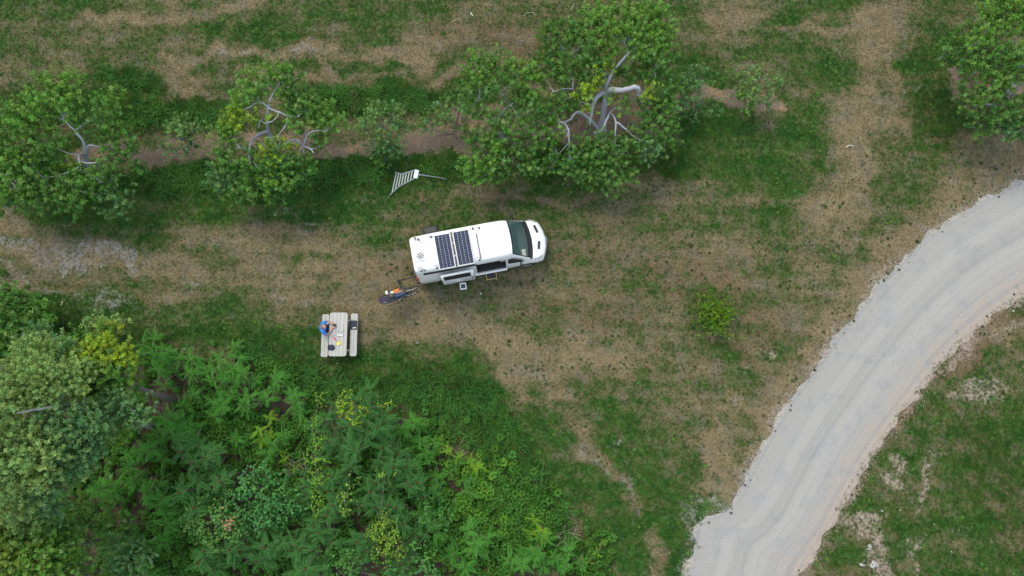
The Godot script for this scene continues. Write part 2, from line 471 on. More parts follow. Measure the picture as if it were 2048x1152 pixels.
# noise drawn out along one direction, as mowing and wheels draw out the turf
func stretched(seed_: int, by: float, oct: int, turn: float) -> PackedByteArray:
	var f := FastNoiseLite.new()
	f.seed = seed_; f.frequency = .05; f.fractal_octaves = 3
	var out := PackedByteArray(); out.resize(MAP_W * MAP_H)
	var c := cos(turn); var s := sin(turn)
	for z in range(0, MAP_H, 3):
		for x in range(0, MAP_W, 3):
			var v := int(clampf(128.0 + 128.0 * f.get_noise_2d((x * c + z * s) / by, -x * s + z * c), 0, 255))
			for j in min(3, MAP_H - z):
				for i in min(3, MAP_W - x): out[(z + j) * MAP_W + x + i] = v
	return out

func build_ground() -> void:
	survey_ground()
	var n_warp_x := noise_bytes(.010, 11); var n_warp_z := noise_bytes(.010, 12)
	var n_big := noise_bytes(.012, 13, 3); var n_mid := noise_bytes(.045, 14, 3); var n_fine := noise_bytes(.22, 15, 2); var n_tone := noise_bytes(.03, 16, 4); var n_fine2 := noise_bytes(.40, 17, 1); var n_ash := noise_bytes(.022, 18, 4)
	ash_map = n_ash
	var n_band := stretched(21, 9, 1, 0.0); var n_slant := stretched(22, 9, 1, .82)
	green_map.resize(MAP_W * MAP_H); cover_map.resize(MAP_W * MAP_H); tone_map = n_tone
	var lut := PackedByteArray(); lut.resize(1025)
	for k in 1025:
		lut[k] = int(round(Color(k / 1024.0, 0, 0).linear_to_srgb().r * 255.0))
	var out := PackedByteArray(); out.resize(MAP_W * MAP_H * 3)
	var relief := PackedByteArray(); relief.resize(MAP_W * MAP_H)
	var kx := float(GRID_W) / MAP_W; var kz := float(GRID_H) / MAP_H
	var k := 0
	for z in MAP_H:
		for x in MAP_W:
			var gx := x * kx + (n_warp_x[k] - 128) * .022
			var gz := z * kz + (n_warp_z[k] - 128) * .022
			gx = clampf(gx, 0.0, GRID_W - 2.0); gz = clampf(gz, 0.0, GRID_H - 2.0)
			var ix := int(gx); var iz := int(gz)
			var fx := gx - ix; var fz := gz - iz
			var a := iz * GRID_W + ix; var b := a + GRID_W
			var w00 := (1.0 - fx) * (1.0 - fz); var w10 := fx * (1.0 - fz); var w01 := (1.0 - fx) * fz; var w11 := fx * fz
			var nb := (n_big[k] - 128) / 128.0; var nm := (n_mid[k] - 128) / 128.0; var nf := (n_fine[k] - 128) / 128.0; var nt := (n_tone[k] - 128) / 128.0; var n2 := (n_fine2[k] - 128) / 128.0
			var g := green_field[a] * w00 + green_field[a + 1] * w10 + green_field[b] * w01 + green_field[b + 1] * w11
			g += nb * .17 + nm * .17 + nf * .24 + n2 * .16 + (n_band[k] - 128) / 128.0 * .26
			if z > 560: g += (n_slant[k] - 128) / 128.0 * .22
			var c := grass_tone(g)
			var rust := (rust_field[a] * w00 + rust_field[a + 1] * w10 + rust_field[b] * w01 + rust_field[b + 1] * w11) + nt * .5 - .28
			if rust > 0.0 and g < .7:
				c = c.lerp(Color(.130, .086, .056), min(rust * 1.7, .8))
			var ash := smoothstep(.08, .55, n_ash[k] / 128.0 - 1.0)
			if g < .62: c = c.lerp(Color(.150, .138, .116), ash * .3)
			var cover := 1.0
			var bare := (bare_field[a] * w00 + bare_field[a + 1] * w10 + bare_field[b] * w01 + bare_field[b + 1] * w11)
			if bare > 0.02:
				var s := smoothstep(.22, .95, bare + nm * .34 + nf * .30 + nb * .15)
				var warm := clampf((x * 66.0 / MAP_W - FIELD_X - 8.0) / 4.0, 0.0, 1.0)
				c = c.lerp(Color(.205, .192, .176).lerp(Color(.275, .222, .185), warm), s * .92)
				cover -= s * .75
			var mulch := (mulch_field[a] * w00 + mulch_field[a + 1] * w10 + mulch_field[b] * w01 + mulch_field[b + 1] * w11)
			if mulch > 0.02:
				var s := smoothstep(.34, .74, mulch + nm * .26 + nf * .26 + nb * .2)
				var orange := smoothstep(.70, .40, mulch + nm * .12) + smoothstep(.15, .5, nt)
				c = c.lerp(Color(.150, .118, .090).lerp(Color(.215, .150, .086), clampf(orange * .8 + nf * .25, 0.0, 1.0)), s)
				cover -= s
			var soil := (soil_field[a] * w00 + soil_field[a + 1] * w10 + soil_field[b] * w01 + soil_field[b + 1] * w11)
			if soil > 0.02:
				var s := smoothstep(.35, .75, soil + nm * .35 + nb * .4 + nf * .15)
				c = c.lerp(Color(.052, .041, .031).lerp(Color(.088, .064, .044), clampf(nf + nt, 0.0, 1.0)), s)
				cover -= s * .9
			var gain := 1.0 + nf * .20 + n2 * .16 + nt * .10
			green_map[k] = g
			cover_map[k] = int(clampf(cover, 0.0, 1.0) * 255.0)
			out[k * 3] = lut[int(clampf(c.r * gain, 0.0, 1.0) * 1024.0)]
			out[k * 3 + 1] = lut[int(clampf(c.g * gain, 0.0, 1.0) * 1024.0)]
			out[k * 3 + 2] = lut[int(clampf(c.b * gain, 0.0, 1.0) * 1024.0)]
			relief[k] = int(clampf(128.0 + nm * 50.0 + nf * 60.0 + n2 * 30.0, 0, 255))
			k += 1
	var m := paint("turf and earth", Color.WHITE, 0.95)
	m.albedo_texture = ImageTexture.create_from_image(Image.create_from_data(MAP_W, MAP_H, false, Image.FORMAT_RGB8, out))
	var bump := Image.create_from_data(MAP_W, MAP_H, false, Image.FORMAT_L8, relief)
	bump.convert(Image.FORMAT_RGBA8)
	bump.bump_map_to_normal_map(3.0)
	m.normal_enabled = true
	m.normal_texture = ImageTexture.create_from_image(bump)
	m.metallic_specular = 0.2
	var B := Builder.new()
	var gw := FIELD_X * 2.0; var gh := FIELD_Z1 - FIELD_Z0
	for tz in range(-3, 4):
		for tx in range(-3, 4):
			var p := Vector3(-FIELD_X + tx * gw, 0, FIELD_Z0 + tz * gh)
			var f := B.v.size()
			B.vert(p, Vector3.UP, Vector2(tx, tz)); B.vert(p + Vector3(gw, 0, 0), Vector3.UP, Vector2(tx + 1, tz)); B.vert(p + Vector3(gw, 0, gh), Vector3.UP, Vector2(tx + 1, tz + 1)); B.vert(p + Vector3(0, 0, gh), Vector3.UP, Vector2(tx, tz + 1))
			B.i.append_array(PackedInt32Array([f, f + 1, f + 2, f, f + 2, f + 3]))
	setting("ground", B, m)

# ------------------------------------------------------------------ gravel road
var road_left := PackedVector2Array()
var road_right := PackedVector2Array()
func edge_line(pts: Array, count: int) -> PackedVector2Array:
	var c := Curve2D.new()
	c.bake_interval = 0.2
	var w := PackedVector2Array()
	for k in range(0, pts.size(), 2):
		var p := site(pts[k], pts[k + 1])
		w.push_back(Vector2(p.x, p.z))
	for k in w.size():
		var t := (w[min(k + 1, w.size() - 1)] - w[max(k - 1, 0)]) / 6.0
		c.add_point(w[k], -t, t)
	var out := PackedVector2Array()
	for k in count:
		out.push_back(c.sample_baked(c.get_baked_length() * k / (count - 1.0), true))
	return out

func build_road() -> void:
	var n := 220
	road_left = edge_line([2600, 110, 2300, 225, 2130, 315, 2044, 352, 1960, 402, 1880, 450, 1812, 510, 1764, 560, 1722, 610, 1682, 658, 1642, 712, 1602, 768, 1562, 828, 1532, 880, 1502, 935, 1478, 985, 1440, 1024, 1392, 1046, 1384, 1084, 1378, 1120, 1362, 1170, 1320, 1280, 1280, 1420], n)
	road_right = edge_line([2620, 320, 2320, 440, 2140, 535, 2048, 592, 1985, 636, 1930, 684, 1880, 735, 1832, 796, 1792, 848, 1754, 900, 1722, 950, 1692, 1002, 1664, 1052, 1636, 1096, 1608, 1144, 1580, 1200, 1540, 1300, 1500, 1440], n)
	var wob := FastNoiseLite.new()
	wob.seed = 5; wob.frequency = .9; wob.fractal_octaves = 4
	var B := Builder.new()
	var across := 24
	var run := 0.0
	for k in n:
		var l := road_left[k]; var r := road_right[k]
		var d := (r - l).normalized()
		var l0 := l
		var wide := l.distance_to(r)
		l += d * wob.get_noise_2d(l.x, l.y) * .34
		r += d * wob.get_noise_2d(r.x + 40, r.y) * .30
		road_left[k] = l; road_right[k] = r
		if k > 0: run += ((road_left[k] + road_right[k]) * .5).distance_to((road_left[k - 1] + road_right[k - 1]) * .5)
		for s in across + 1:
			var t := float(s) / across
			var p := l.lerp(r, t)
			var crown := .03 * (1.0 - pow(2.0 * t - 1.0, 2)) + .006
			B.vert(Vector3(p.x, crown, p.y), Vector3(0, 1, 0), Vector2((p - l0).dot(d) / wide * .94 + .03, run / 24.0))
	for k in n - 1:
		for s in across:
			var a := k * (across + 1) + s
			B.i.append_array(PackedInt32Array([a, a + 1, a + across + 1, a + 1, a + across + 2, a + across + 1]))
	var w := 384; var h := 1536
	var fine := noise_bytes(.35, 31, 2, w, h); var blot := noise_bytes(.008, 33, 4, w, h)
	var long := FastNoiseLite.new()
	long.seed = 35; long.frequency = .028; long.fractal_octaves = 4
	var streak := PackedFloat32Array(); streak.resize(w * 64)
	for y in 64:
		for x in w: streak[y * w + x] = long.get_noise_2d(x * 1.6, y * .14)
	var out := PackedByteArray(); out.resize(w * h * 3)
	var rel := PackedByteArray(); rel.resize(w * h)
	for y in h:
		var sy := y * 63.0 / h
		var y0 := int(sy); var fy := sy - y0
		for x in w:
			var k := y * w + x
			var t := float(x) / w
			var nf := (fine[k] - 128) / 128.0; var bl := (blot[k] - 128) / 128.0
			var st := lerpf(streak[y0 * w + x], streak[min(y0 + 1, 63) * w + x], fy)
			var c := Color(.302, .294, .286)
			c = c.lerp(Color(.345, .292, .250), clampf(smoothstep(.66 + bl * .10, .98 + bl * .06, t) * .9 + smoothstep(.25, .6, st) * .15, 0, 1))
			c = c.lerp(Color(.252, .256, .264), clampf(smoothstep(.05, .6, bl - absf(t - .3) * .5) * .6 + smoothstep(.0, .7, -st) * .5, 0, .85))
			c = c.lerp(Color(.40, .36, .31), smoothstep(.06, .0, t + bl * .04) * .7)
			var rut := exp(-pow((t - .30 + bl * .03) / .07, 2)) + exp(-pow((t - .60 + bl * .03) / .07, 2))
			var g := 1.0 + st * .06 + nf * .16 + rut * .09
			c = Color(c.r * g, c.g * g, c.b * g).linear_to_srgb()
			out[k * 3] = int(clampf(c.r, 0, 1) * 255); out[k * 3 + 1] = int(clampf(c.g, 0, 1) * 255); out[k * 3 + 2] = int(clampf(c.b, 0, 1) * 255)
			rel[k] = int(clampf(128 + nf * 70 + st * 60, 0, 255))
	var m := paint("crushed limestone", Color.WHITE, 0.95)
	m.albedo_texture = ImageTexture.create_from_image(Image.create_from_data(w, h, false, Image.FORMAT_RGB8, out))
	var bump := Image.create_from_data(w, h, false, Image.FORMAT_L8, rel)
	bump.convert(Image.FORMAT_RGBA8)
	bump.bump_map_to_normal_map(2.0)
	m.normal_enabled = true
	m.normal_texture = ImageTexture.create_from_image(bump)
	m.metallic_specular = 0.2
	setting("gravel_road", B, m)

func on_road(x: float, z: float, margin: float) -> bool:
	# signed test against the two edge lines
	var best := 1e9; var at := 0
	var p := Vector2(x, z)
	for k in range(0, road_left.size(), 2):
		var d: float = ((road_left[k] + road_right[k]) * .5).distance_squared_to(p)
		if d < best: best = d; at = k
	if best > 80.0: return false
	var l := road_left[at]; var r := road_right[at]
	var d := (r - l)
	var len := d.length()
	var t := (p - l).dot(d / len)
	return t > -margin and t < len + margin and absf((p - l).dot((d / len).orthogonal())) < 3.0

# ------------------------------------------------------------------ grass
func tuft_mesh(blades: int, seed_: int, lean0: float, lean1: float, width: float) -> ArrayMesh:
	var r := RandomNumberGenerator.new(); r.seed = seed_
	var B := Builder.new()
	for k in blades:
		var a := r.randf() * TAU
		var lean := r.randf_range(lean0, lean1)
		var d := Vector3(cos(a) * sin(lean), cos(lean), sin(a) * sin(lean))
		var side := Vector3(-sin(a), 0, cos(a))
		var l := r.randf_range(.6, 1.1)
		var b := Vector3(r.randf_range(-.3, .3), 0, r.randf_range(-.3, .3))
		var mid := b + d * l * .6
		var tip := b + d * l + Vector3(cos(a), -.5, sin(a)) * l * .18
		var g := r.randf_range(.75, 1.25)
		B.col = Color(g * r.randf_range(.92, 1.1), g, g * .95)
		var nn := (Vector3(-cos(a) * cos(lean), sin(lean), -sin(a) * cos(lean)) + side * r.randf_range(-.3, .3)).normalized()
		var f := B.v.size()
		B.vert(b - side * width, nn); B.vert(b + side * width, nn); B.vert(mid + side * width * .8, nn); B.vert(mid - side * width * .8, nn); B.vert(tip, nn)
		B.i.append_array(PackedInt32Array([f, f + 2, f + 1, f, f + 3, f + 2, f + 3, f + 4, f + 2]))
	return B.commit()

func build_grass() -> void:
	var m := leaf_mat("grass blades", .7, .4)
	var xf: Array = [[] as Array[Transform3D], [] as Array[Transform3D], [] as Array[Transform3D]]
	var cols := [PackedColorArray(), PackedColorArray(), PackedColorArray()]
	rng.seed = 71
	var tall_xf: Array[Transform3D] = []; var tall_col := PackedColorArray()
	var weed_xf: Array[Transform3D] = []; var weed_col := PackedColorArray()
	var count := 330000
	for k in count:
		var x := rng.randf_range(-30, 30); var z := rng.randf_range(-16.2, 14.2)
		var half := 22.5 + (14.2 - z) * .25
		if absf(x) > half: continue
		var px := int((x + FIELD_X) / (FIELD_X * 2) * MAP_W); var pz := int((z - FIELD_Z0) / (FIELD_Z1 - FIELD_Z0) * MAP_H)
		var at := pz * MAP_W + px
		if cover_map[at] < rng.randi_range(20, 200): continue
		if x > 6.0 and on_road(x, z, -absf(rng.randfn(0.0, .22))): continue
		var g := green_map[at] + rng.randf_range(-.22, .22)
		var tall := near(tall_field, x, z)
		var c := grass_tone(g)
		var tone := (tone_map[at] - 128) / 128.0
		c = c.lerp(Color(.085, .135, .026), clampf(tone * 1.1, 0, .5) * smoothstep(.6, .85, g))
		if g < .62: c = c.lerp(Color(.150, .138, .116), smoothstep(.08, .55, ash_map[at] / 128.0 - 1.0) * .3)
		c = jit(c, .32)
		c = Color(c.r * 1.12, c.g * 1.12, c.b * 1.1)
		var h := .045 + .045 * smoothstep(.5, 1.0, g) + tall * .10
		h *= rng.randf_range(.7, 1.4)
		var kind := 0 if g < .5 else (1 if tall < .35 else 2)
		xf[kind].append(Transform3D(Basis(Vector3.UP, rng.randf() * TAU) * Basis.from_scale(Vector3(max(h, .07), h, max(h, .07))), Vector3(x, -.002, z)))
		cols[kind].push_back(c)
		if tall > .55 and rng.randf() < .06:
			var hh := rng.randf_range(.3, .62)
			tall_xf.append(Transform3D(Basis(Vector3.UP, rng.randf() * TAU) * Basis.from_scale(Vector3.ONE * hh), Vector3(x, -.005, z)))
			tall_col.push_back(jit(Color(.070, .185, .040), .3))
		# broad-leaved weeds between the dry stems
		if g < .62 and x > -6.0 and z > -6.5 and rng.randf() < .10 * smoothstep(-.15, .5, tone):
			var s := rng.randf_range(.02, .05) if rng.randf() < .7 else rng.randf_range(.05, .10)
			weed_xf.append(Transform3D(Basis(Vector3.UP, rng.randf() * TAU) * Basis.from_scale(Vector3.ONE * s), Vector3(x, .008, z)))
			weed_col.push_back(jit(Color(.050, .088, .034) if rng.randf() < .88 else Color(.125, .085, .055), .35))
		elif g > .7 and rng.randf() < .012:
			var s := rng.randf_range(.05, .12)
			weed_xf.append(Transform3D(Basis(Vector3.UP, rng.randf() * TAU) * Basis.from_scale(Vector3.ONE * s), Vector3(x, .03, z)))
			weed_col.push_back(jit(Color(.085, .175, .035), .35))
	# weeds creeping over the road edges
	for k in 420:
		var e := rng.randi_range(30, road_left.size() - 20)
		var left := rng.randf() < .45
		var p: Vector2 = road_left[e] if left else road_right[e]
		var q: Vector2 = road_right[e] if left else road_left[e]
		var d := (q - p).normalized()
		var off := -absf(rng.randfn(0, .6)) + (.2 if left else .02)
		if rng.randf() < .75 and fmod(e * .37 + (0 if left else 3), 5.0) > 1.7: continue
		p += d * off + Vector2(rng.randf_range(-.3, .3), rng.randf_range(-.3, .3))
		var s := rng.randf_range(.02, .08)
		weed_xf.append(Transform3D(Basis(Vector3.UP, rng.randf() * TAU) * Basis.from_scale(Vector3.ONE * s), Vector3(p.x, .012, p.y)))
		weed_col.push_back(jit(Color(.050, .075, .036) if left else Color(.085, .078, .036), .3))
	var grit := Builder.new()
	grit.ball(Vector3.ZERO, Vector3(1, .6, .8), 3, 5)
	var gx: Array[Transform3D] = []; var gc := PackedColorArray()
	for k in 14000:
		var e := rng.randi_range(20, road_left.size() - 12)
		var t := rng.randf()
		if k < 9000: t = rng.randfn(0, .035) if rng.randf() < .5 else 1.0 + rng.randfn(0, .035)
		var p := road_left[e].lerp(road_right[e], t) + Vector2(rng.randf_range(-.15, .15), rng.randf_range(-.15, .15))
		gx.append(Transform3D(Basis(Vector3.UP, rng.randf() * TAU) * Basis.from_scale(Vector3.ONE * rng.randf_range(.006, .026)), Vector3(p.x, .012 + (.03 * (1.0 - pow(2.0 * t - 1.0, 2)) if t > 0.0 and t < 1.0 else 0.0), p.y)))
		gc.push_back(jit(Color(.36, .35, .34).lerp(Color(.36, .30, .25), smoothstep(.7, 1.0, t)), .3))
	var gm := paint("loose gravel", Color.WHITE, .95)
	gm.vertex_color_use_as_albedo = true
	var go := scatter("loose_gravel", grit, gm, gx, gc, self)
	go.set_meta("label", "loose grey gravel strewn over the road and its edges"); go.set_meta("category", "gravel")
	var names := ["dry_grass", "lawn_grass", "long_grass"]
	var labels := ["short dry tan grass over the open field", "short green lawn grass around the dry field", "longer lush green grass along the trees and thicket"]
	var shapes := [tuft_mesh(12, 1, .7, 1.45, .055), tuft_mesh(12, 2, .5, 1.35, .06), tuft_mesh(13, 3, .35, 1.2, .05)]
	for k in 3:
		var o := scatter(names[k], shapes[k], m, xf[k], cols[k], self)
		o.set_meta("label", labels[k]); o.set_meta("category", "grass")
	var t := scatter("grass_tussocks", tuft_mesh(26, 4, .3, 1.35, .028), m, tall_xf, tall_col, self)
	t.set_meta("label", "tall arching grass tussocks at the thicket edge and row"); t.set_meta("category", "grass")
	var W := Builder.new()
	for k in 9:
		var a := k * 2.4
		var g := .8 + .4 * fmod(k * .37, 1.0)
		W.col = Color(g, g, g)
		var el := .25 + .1 * (k % 4)
		W.leaf(Vector3.ZERO, Vector3(cos(a) * cos(el), sin(el), sin(a) * cos(el)), Vector3.UP, 1.0, .5, .15, .3)
	var wo := scatter("broadleaf_weeds", W, m, weed_xf, weed_col, self)
	wo.set_meta("label", "small dark green broadleaf weeds dotted through the grass"); wo.set_meta("category", "weeds")
	print("grass ", xf[0].size(), " ", xf[1].size(), " ", xf[2].size(), " tall ", tall_xf.size(), " weeds ", weed_xf.size())

# ------------------------------------------------------------------ trees and plants
var shoot_shapes: Array[ArrayMesh] = []
var spray_shapes: Array[ArrayMesh] = []
var frond_shapes: Array[ArrayMesh] = []
var vine_leaf: ArrayMesh
var herb_shape: ArrayMesh

# a leafy shoot one unit long with leaves spiralling round its twig
func make_shoot(leaves: int, seed_: int, l: float, w: float, spread: float, tip := 1.9) -> ArrayMesh:
	var r := RandomNumberGenerator.new(); r.seed = seed_
	var B := Builder.new()
	B.col = Color(.9, .7, .6)
	B.tube(PackedVector3Array([Vector3.ZERO, Vector3(.02, .5, .01), Vector3(0, .95, 0)]), PackedFloat32Array([.014, .010, .004]), 3, false)
	for k in leaves:
		var t := 1.0 - pow(1.0 - (k + .6) / leaves, tip)
		var a := k * 2.4 + r.randf_range(-.4, .4)
		var el := lerpf(-.05, .55, t) + r.randf_range(-.25, .25)
		var d := Vector3(cos(a) * cos(el), sin(el), sin(a) * cos(el))
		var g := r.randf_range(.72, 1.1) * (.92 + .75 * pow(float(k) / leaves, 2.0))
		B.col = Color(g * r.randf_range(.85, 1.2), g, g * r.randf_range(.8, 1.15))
		B.leaf(Vector3(r.randf_range(-.02, .02), t * .95, r.randf_range(-.02, .02)), d, (Vector3.UP + any_of(r) * .5).normalized(), l * r.randf_range(.7, 1.15) * spread, w * r.randf_range(.8, 1.2), .22, .2)
	return B.commit()

func any_of(r: RandomNumberGenerator) -> Vector3:
	return Vector3(r.randf_range(-1, 1), r.randf_range(-1, 1), r.randf_range(-1, 1))

# a pinnate leaf: an arching stalk with paired narrow leaflets
func make_frond(seed_: int, pairs: int, droop: float) -> ArrayMesh:
	var r := RandomNumberGenerator.new(); r.seed = seed_
	var B := Builder.new()
	var pts := PackedVector3Array(); var rad := PackedFloat32Array()
	for k in 6:
		var t := k / 5.0
		pts.push_back(Vector3(t, .22 * t - droop * t * t, 0)); rad.push_back(.010 * (1.1 - t))
	B.col = Color(1.5, .8, .7)
	B.tube(pts, rad, 3, false)
	for k in pairs:
		var t := .16 + .80 * k / (pairs - 1.0)
		var p := Vector3(t, .22 * t - droop * t * t, 0)
		var tan := Vector3(1, .22 - 2.0 * droop * t, 0).normalized()
		var l := .225 * (1.0 - pow(absf(t - .45) * 1.55, 2) * .75)
		for s: float in [-1.0, 1.0]:
			var g := r.randf_range(.82, 1.2)
			B.col = Color(g * r.randf_range(.9, 1.1), g, g)
			var d := (tan * .38 + Vector3(0, -.16 + r.randf_range(-.1, .1), s)).normalized()
			B.leaf(p, d, Vector3.UP, l * r.randf_range(.85, 1.15), .062, .18, .18)
	B.col = Color.WHITE
	B.leaf(pts[5] - Vector3(.02, 0, 0), Vector3(1, -droop, 0).normalized(), Vector3.UP, .18, .055)
	return B.commit()

func make_shapes() -> void:
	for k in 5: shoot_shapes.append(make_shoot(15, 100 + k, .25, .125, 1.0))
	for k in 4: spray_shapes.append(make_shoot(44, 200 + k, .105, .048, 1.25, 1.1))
	for k in 5: frond_shapes.append(make_frond(300 + k, 11 + k % 2, [.30, .42, .55, .36, .48][k]))
	var B := Builder.new()
	var rim := PackedVector3Array()
	for k in 9:
		var a := -2.6 + 5.2 * k / 8.0
		var rr: float = [.62, .86, .80, .95, 1.05, .95, .80, .86, .62][k]
		rim.push_back(Vector3(cos(a) * rr * .5 + .3, .05 * (k % 2) - .10 * absf(k - 4) / 4.0, sin(a) * rr * .5))
	for k in 8: B.tri(Vector3(.1, .06, 0), rim[k], rim[k + 1])
	vine_leaf = B.commit()
	var H := Builder.new()
	var r := RandomNumberGenerator.new(); r.seed = 9
	for k in 22:
		var a := k * 2.4
		var y := k / 22.0
		var g := r.randf_range(.7, 1.25)
		H.col = Color(g, g, g * .9)
		var el := r.randf_range(-.1, .7)
		H.leaf(Vector3(cos(a), 0, sin(a)) * .08 + Vector3(0, y * .8, 0), Vector3(cos(a) * cos(el), sin(el), sin(a) * cos(el)), Vector3.UP, .42 * (1.1 - y * .5), .17, .2, .3)
	herb_shape = H.commit()

func limb(pts: Array, wob := .04) -> Builder:
	# pts: rows of [column, row, height, radius]; smoothed and a little crooked
	var c := Curve3D.new()
	c.bake_interval = .08
	var w := PackedVector3Array()
	for p in pts: w.push_back(site(p[0], p[1], p[2]))
	for k in w.size():
		var t := (w[min(k + 1, w.size() - 1)] - w[max(k - 1, 0)]) / 6.0
		c.add_point(w[k], -t, t)
	var n := int(max(5, c.get_baked_length() / .16))
	var path := PackedVector3Array(); var rad := PackedFloat32Array()
	for k in n:
		var t := k / (n - 1.0)
		var p := c.sample_baked(c.get_baked_length() * t, true)
		if k > 0: p += any_dir() * wob * .5
		path.push_back(p)
		var s: float = t * (pts.size() - 1); var i0 := int(min(s, pts.size() - 2))
		rad.push_back((lerpf(pts[i0][3], pts[i0 + 1][3], s - i0) * .98 + .004) * rng.randf_range(.82, 1.18))
	var B := Builder.new()
	B.tube(path, rad, 8)
	return B

# lobes: rows of [column, row, height, radius in metres, shoots, tint]
func foliage(lobes: Array, shapes: Array[ArrayMesh], parent: Node3D, m: Material, size: float, up_bias: float, origin: Vector3, thin := 1.0, clear := PackedVector3Array(), called := "foliage") -> void:
	var bins: Array = []
	var tints := []
	for k in shapes.size():
		bins.append([] as Array[Transform3D]); tints.append(PackedColorArray())
	for b in lobes:
		var c := site(b[0], b[1], b[2])
		var lobe_tint: Color = b[5]
		for k in int(b[4] * thin):
			var d := any_dir()
			if d.y < -.25: d.y = -d.y
			var rr: float = b[3] * pow(rng.randf(), .45) * (rng.randf_range(1.1, 1.6) if rng.randf() < .24 else 1.0)
			var p := c + Vector3(d.x, d.y * .75, d.z) * rr
			if p.y < .25: p.y = .25 + rng.randf() * .3
			var hidden := false
			for w in clear:
				if p.y > w.y - .2 and Vector2(p.x - w.x, p.z - w.z).length_squared() < .05:
					hidden = true
					break
			if hidden and rng.randf() < .85: continue
			var axis := (d * .7 + Vector3.UP * up_bias + any_dir() * .35).normalized()
			var s := size * rng.randf_range(.65, 1.25)
			var q := rng.randi_range(0, shapes.size() - 1)
			bins[q].append(Transform3D(along(axis, rng.randf() * TAU, Vector3.ONE * s), p - origin))
			tints[q].push_back(jit(lobe_tint.lerp(Color(.215, .330, .105), rng.randf() * rng.randf() * .8), .30))
	for q in shapes.size():
		if bins[q].size(): scatter(called, shapes[q], m, bins[q], tints[q], parent)

func shifted(B: Builder, by: Vector3) -> Builder:
	for k in B.v.size(): B.v[k] -= by
	return B

func apple_tree(label: String, base: Array, limbs: Array, lobes: Array, seed_: int, fruit: Array, called := "apple_tree", group := "apple trees in the orchard row", size := .47, bark := "apple bark") -> void:
	rng.seed = seed_
	var o := site(base[0], base[1])
	var t := thing(called, label, "tree", o, 0, group)
	for k in limbs.size():
		part("trunk" if k == 0 else "limb", shifted(limb(limbs[k]), o), mats[bark], t)
	var clear := PackedVector3Array()
	for l in limbs:
		for k in l.size() - 1:
			for q in 4: clear.push_back(site(l[k][0], l[k][1], l[k][2]).lerp(site(l[k + 1][0], l[k + 1][1], l[k + 1][2]), q / 4.0))
	# thin branches from the wood out to each clump of leaves
	var hub := site(limbs[0][-1][0], limbs[0][-1][1], limbs[0][-1][2])
	var twigs := Builder.new()
	for b in lobes:
		var c := site(b[0], b[1], b[2])
		var from := hub
		for l in limbs:
			for p in l:
				var w := site(p[0], p[1], p[2])
				if w.distance_to(c) < from.distance_to(c): from = w
		var mid := from.lerp(c, .5) + any_dir() * .18
		twigs.tube(PackedVector3Array([from - o, mid - o, c - o]), PackedFloat32Array([.035, .024, .010]), 5)
		for k in 4:
			var e := c + any_dir() * float(b[3]) * .9
			twigs.tube(PackedVector3Array([c - o, c.lerp(e, .5) + any_dir() * .06 - o, e - o]), PackedFloat32Array([.014, .010, .005]), 4)
	part("branches", twigs, mats[bark], t)
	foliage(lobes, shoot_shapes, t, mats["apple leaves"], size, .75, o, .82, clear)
	for a in fruit:
		var B := Builder.new()
		B.ball(Vector3.ZERO, Vector3(.042, .038, .042), 7, 10)
		B.rod(Vector3(0, .03, 0), Vector3(.01, .06, 0), .004, 4)
		part("apple", B, mats["apple skin"], t, site(a[0], a[1], a[2]) - o)

const LEAF_LIME := Color(.235, .370, .035)
const LEAF_BRIGHT := Color(.125, .285, .044)
const LEAF_MID := Color(.080, .205, .040)
const LEAF_PALE := Color(.160, .300, .095)
const LEAF_BLUE := Color(.095, .220, .080)

